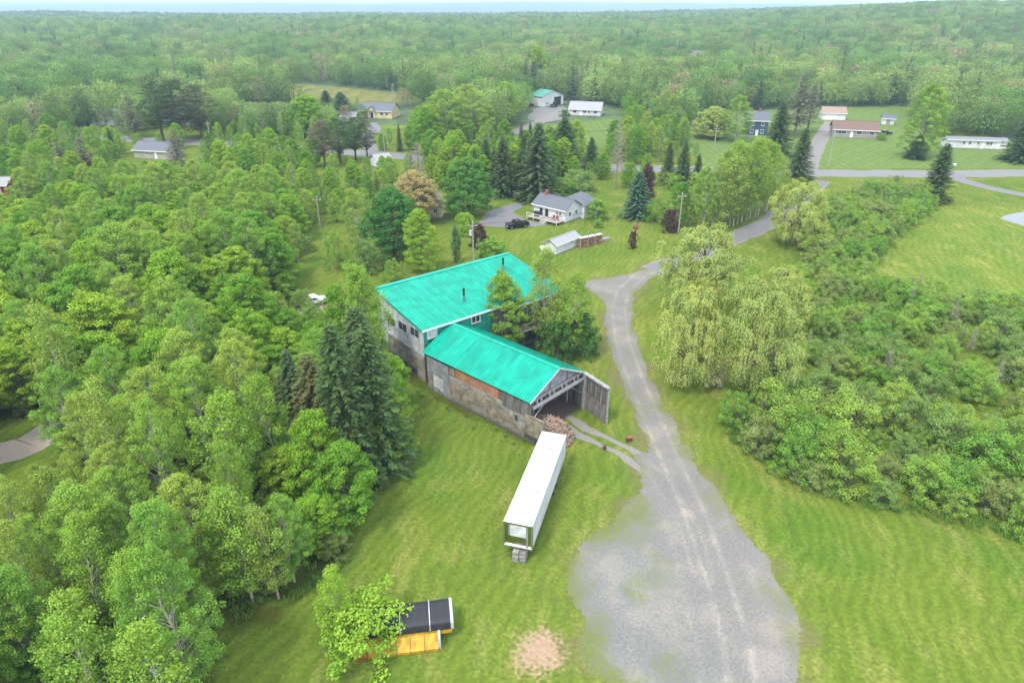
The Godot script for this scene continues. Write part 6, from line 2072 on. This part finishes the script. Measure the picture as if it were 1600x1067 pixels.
	scatter(poly([892,284, 905,268, 960,270, 1060,274, 1080,284, 1060,296, 1010,300, 950,290]), 5.5, 109, func(p):
		var kind := "shrub" if rng.randf() < 0.5 else "maple"
		plant(kind, p, rng.randf_range(3.0, 4.5) if kind == "shrub" else rng.randf_range(5.0, 8.0), {"shrub": "green roadside shrub ", "maple": "small roadside tree "}[kind] + "between the dead conifer and the birch row", "shrub" if kind == "shrub" else "tree", {"shrub": "roadside_shrub", "maple": "roadside_tree"}[kind], {"shrub": "roadside shrubs", "maple": "small roadside trees"}[kind], -1), roads)
	scatter(poly([945,258, 1100,258, 1060,215, 1085,190, 1040,180, 985,186, 960,225]), 5.0, 106, func(p):
		var kind := "maple" if rng.randf() < 0.4 else "aspen"
		plant(kind, p, rng.randf_range(7.0, 13.0), {"aspen": "light poplar ", "maple": "green broadleaf tree "}[kind] + "in the clump right of the grey roofed bungalow", "tree", {"aspen": "poplar_tree", "maple": "broadleaf_tree"}[kind], {"aspen": "poplars ", "maple": "broadleaf trees "}[kind] + "right of the grey roofed bungalow", -1), roads)
	scatter(poly([640,238, 640,210, 690,180, 760,175, 815,172, 800,196, 760,214, 740,236]), 4.8, 107, func(p):
		var kind := "maple" if rng.randf() < 0.45 else "aspen"
		plant(kind, p, rng.randf_range(7.0, 12.0), {"aspen": "light poplar ", "maple": "green broadleaf tree "}[kind] + "in the clump left of the workshop's drive", "tree", {"aspen": "poplar_tree", "maple": "broadleaf_tree"}[kind], {"aspen": "poplars ", "maple": "broadleaf trees "}[kind] + "left of the workshop's drive", -1), roads)

func _ready() -> void:
	# camera, sky, light, exposure
	noise_a.seed = 11
	noise_a.frequency = 0.02
	noise_t.seed = 4
	noise_t.frequency = 0.0016
	noise_t.fractal_octaves = 3
	var cam := Camera3D.new()
	cam.name = "camera"
	add_child(cam)
	cam.position = Vector3(0, EYE_H, 0)
	cam.rotation.x = -PITCH
	cam.fov = rad_to_deg(2.0 * atan(533.5 / FPX))
	cam.near = 0.5
	cam.far = 20000.0
	cam.current = true
	var env := Environment.new()
	env.background_mode = Environment.BG_SKY
	var sky := Sky.new()
	var sm := ProceduralSkyMaterial.new()
	sm.sky_top_color = Color(0.86, 0.90, 0.96)
	sm.sky_horizon_color = Color(0.90, 0.94, 0.98)
	sm.ground_bottom_color = Color(0.5, 0.55, 0.5)
	sm.ground_horizon_color = Color(0.90, 0.94, 0.98)
	sm.sky_energy_multiplier = 1.08
	sm.sun_angle_max = 0.0
	sky.sky_material = sm
	env.sky = sky
	env.tonemap_mode = Environment.TONE_MAPPER_LINEAR
	env.tonemap_exposure = 2.4
	env.sdfgi_enabled = true
	env.ssao_enabled = true
	env.ssil_enabled = true
	env.fog_enabled = true
	env.fog_density = 0.0002
	env.fog_light_color = Color(0.78, 0.90, 1.0)
	var we := WorldEnvironment.new()
	we.name = "environment"
	we.environment = env
	add_child(we)
	var sun := DirectionalLight3D.new()
	sun.name = "sun"
	add_child(sun)
	sun.rotation = Vector3(deg_to_rad(-58), deg_to_rad(-38), 0)
	sun.light_energy = 0.5
	sun.light_angular_distance = 11.0
	sun.light_color = Color(1.0, 0.97, 0.92)
	sun.shadow_enabled = true
	# structure
	make_textures()
	outlines()
	build_materials()
	build_leaf_materials()
	var t0 := Time.get_ticks_msec()
	build_ground()
	# buildings and objects
	build_barn()
	build_houses()
	build_trailer()
	build_container()
	build_vehicles()
	build_poles()
	build_small()
	# trees
	build_protos()
	plant_woods()
	place_plants(300)
	build_tall_grass()
	build_far_forest()
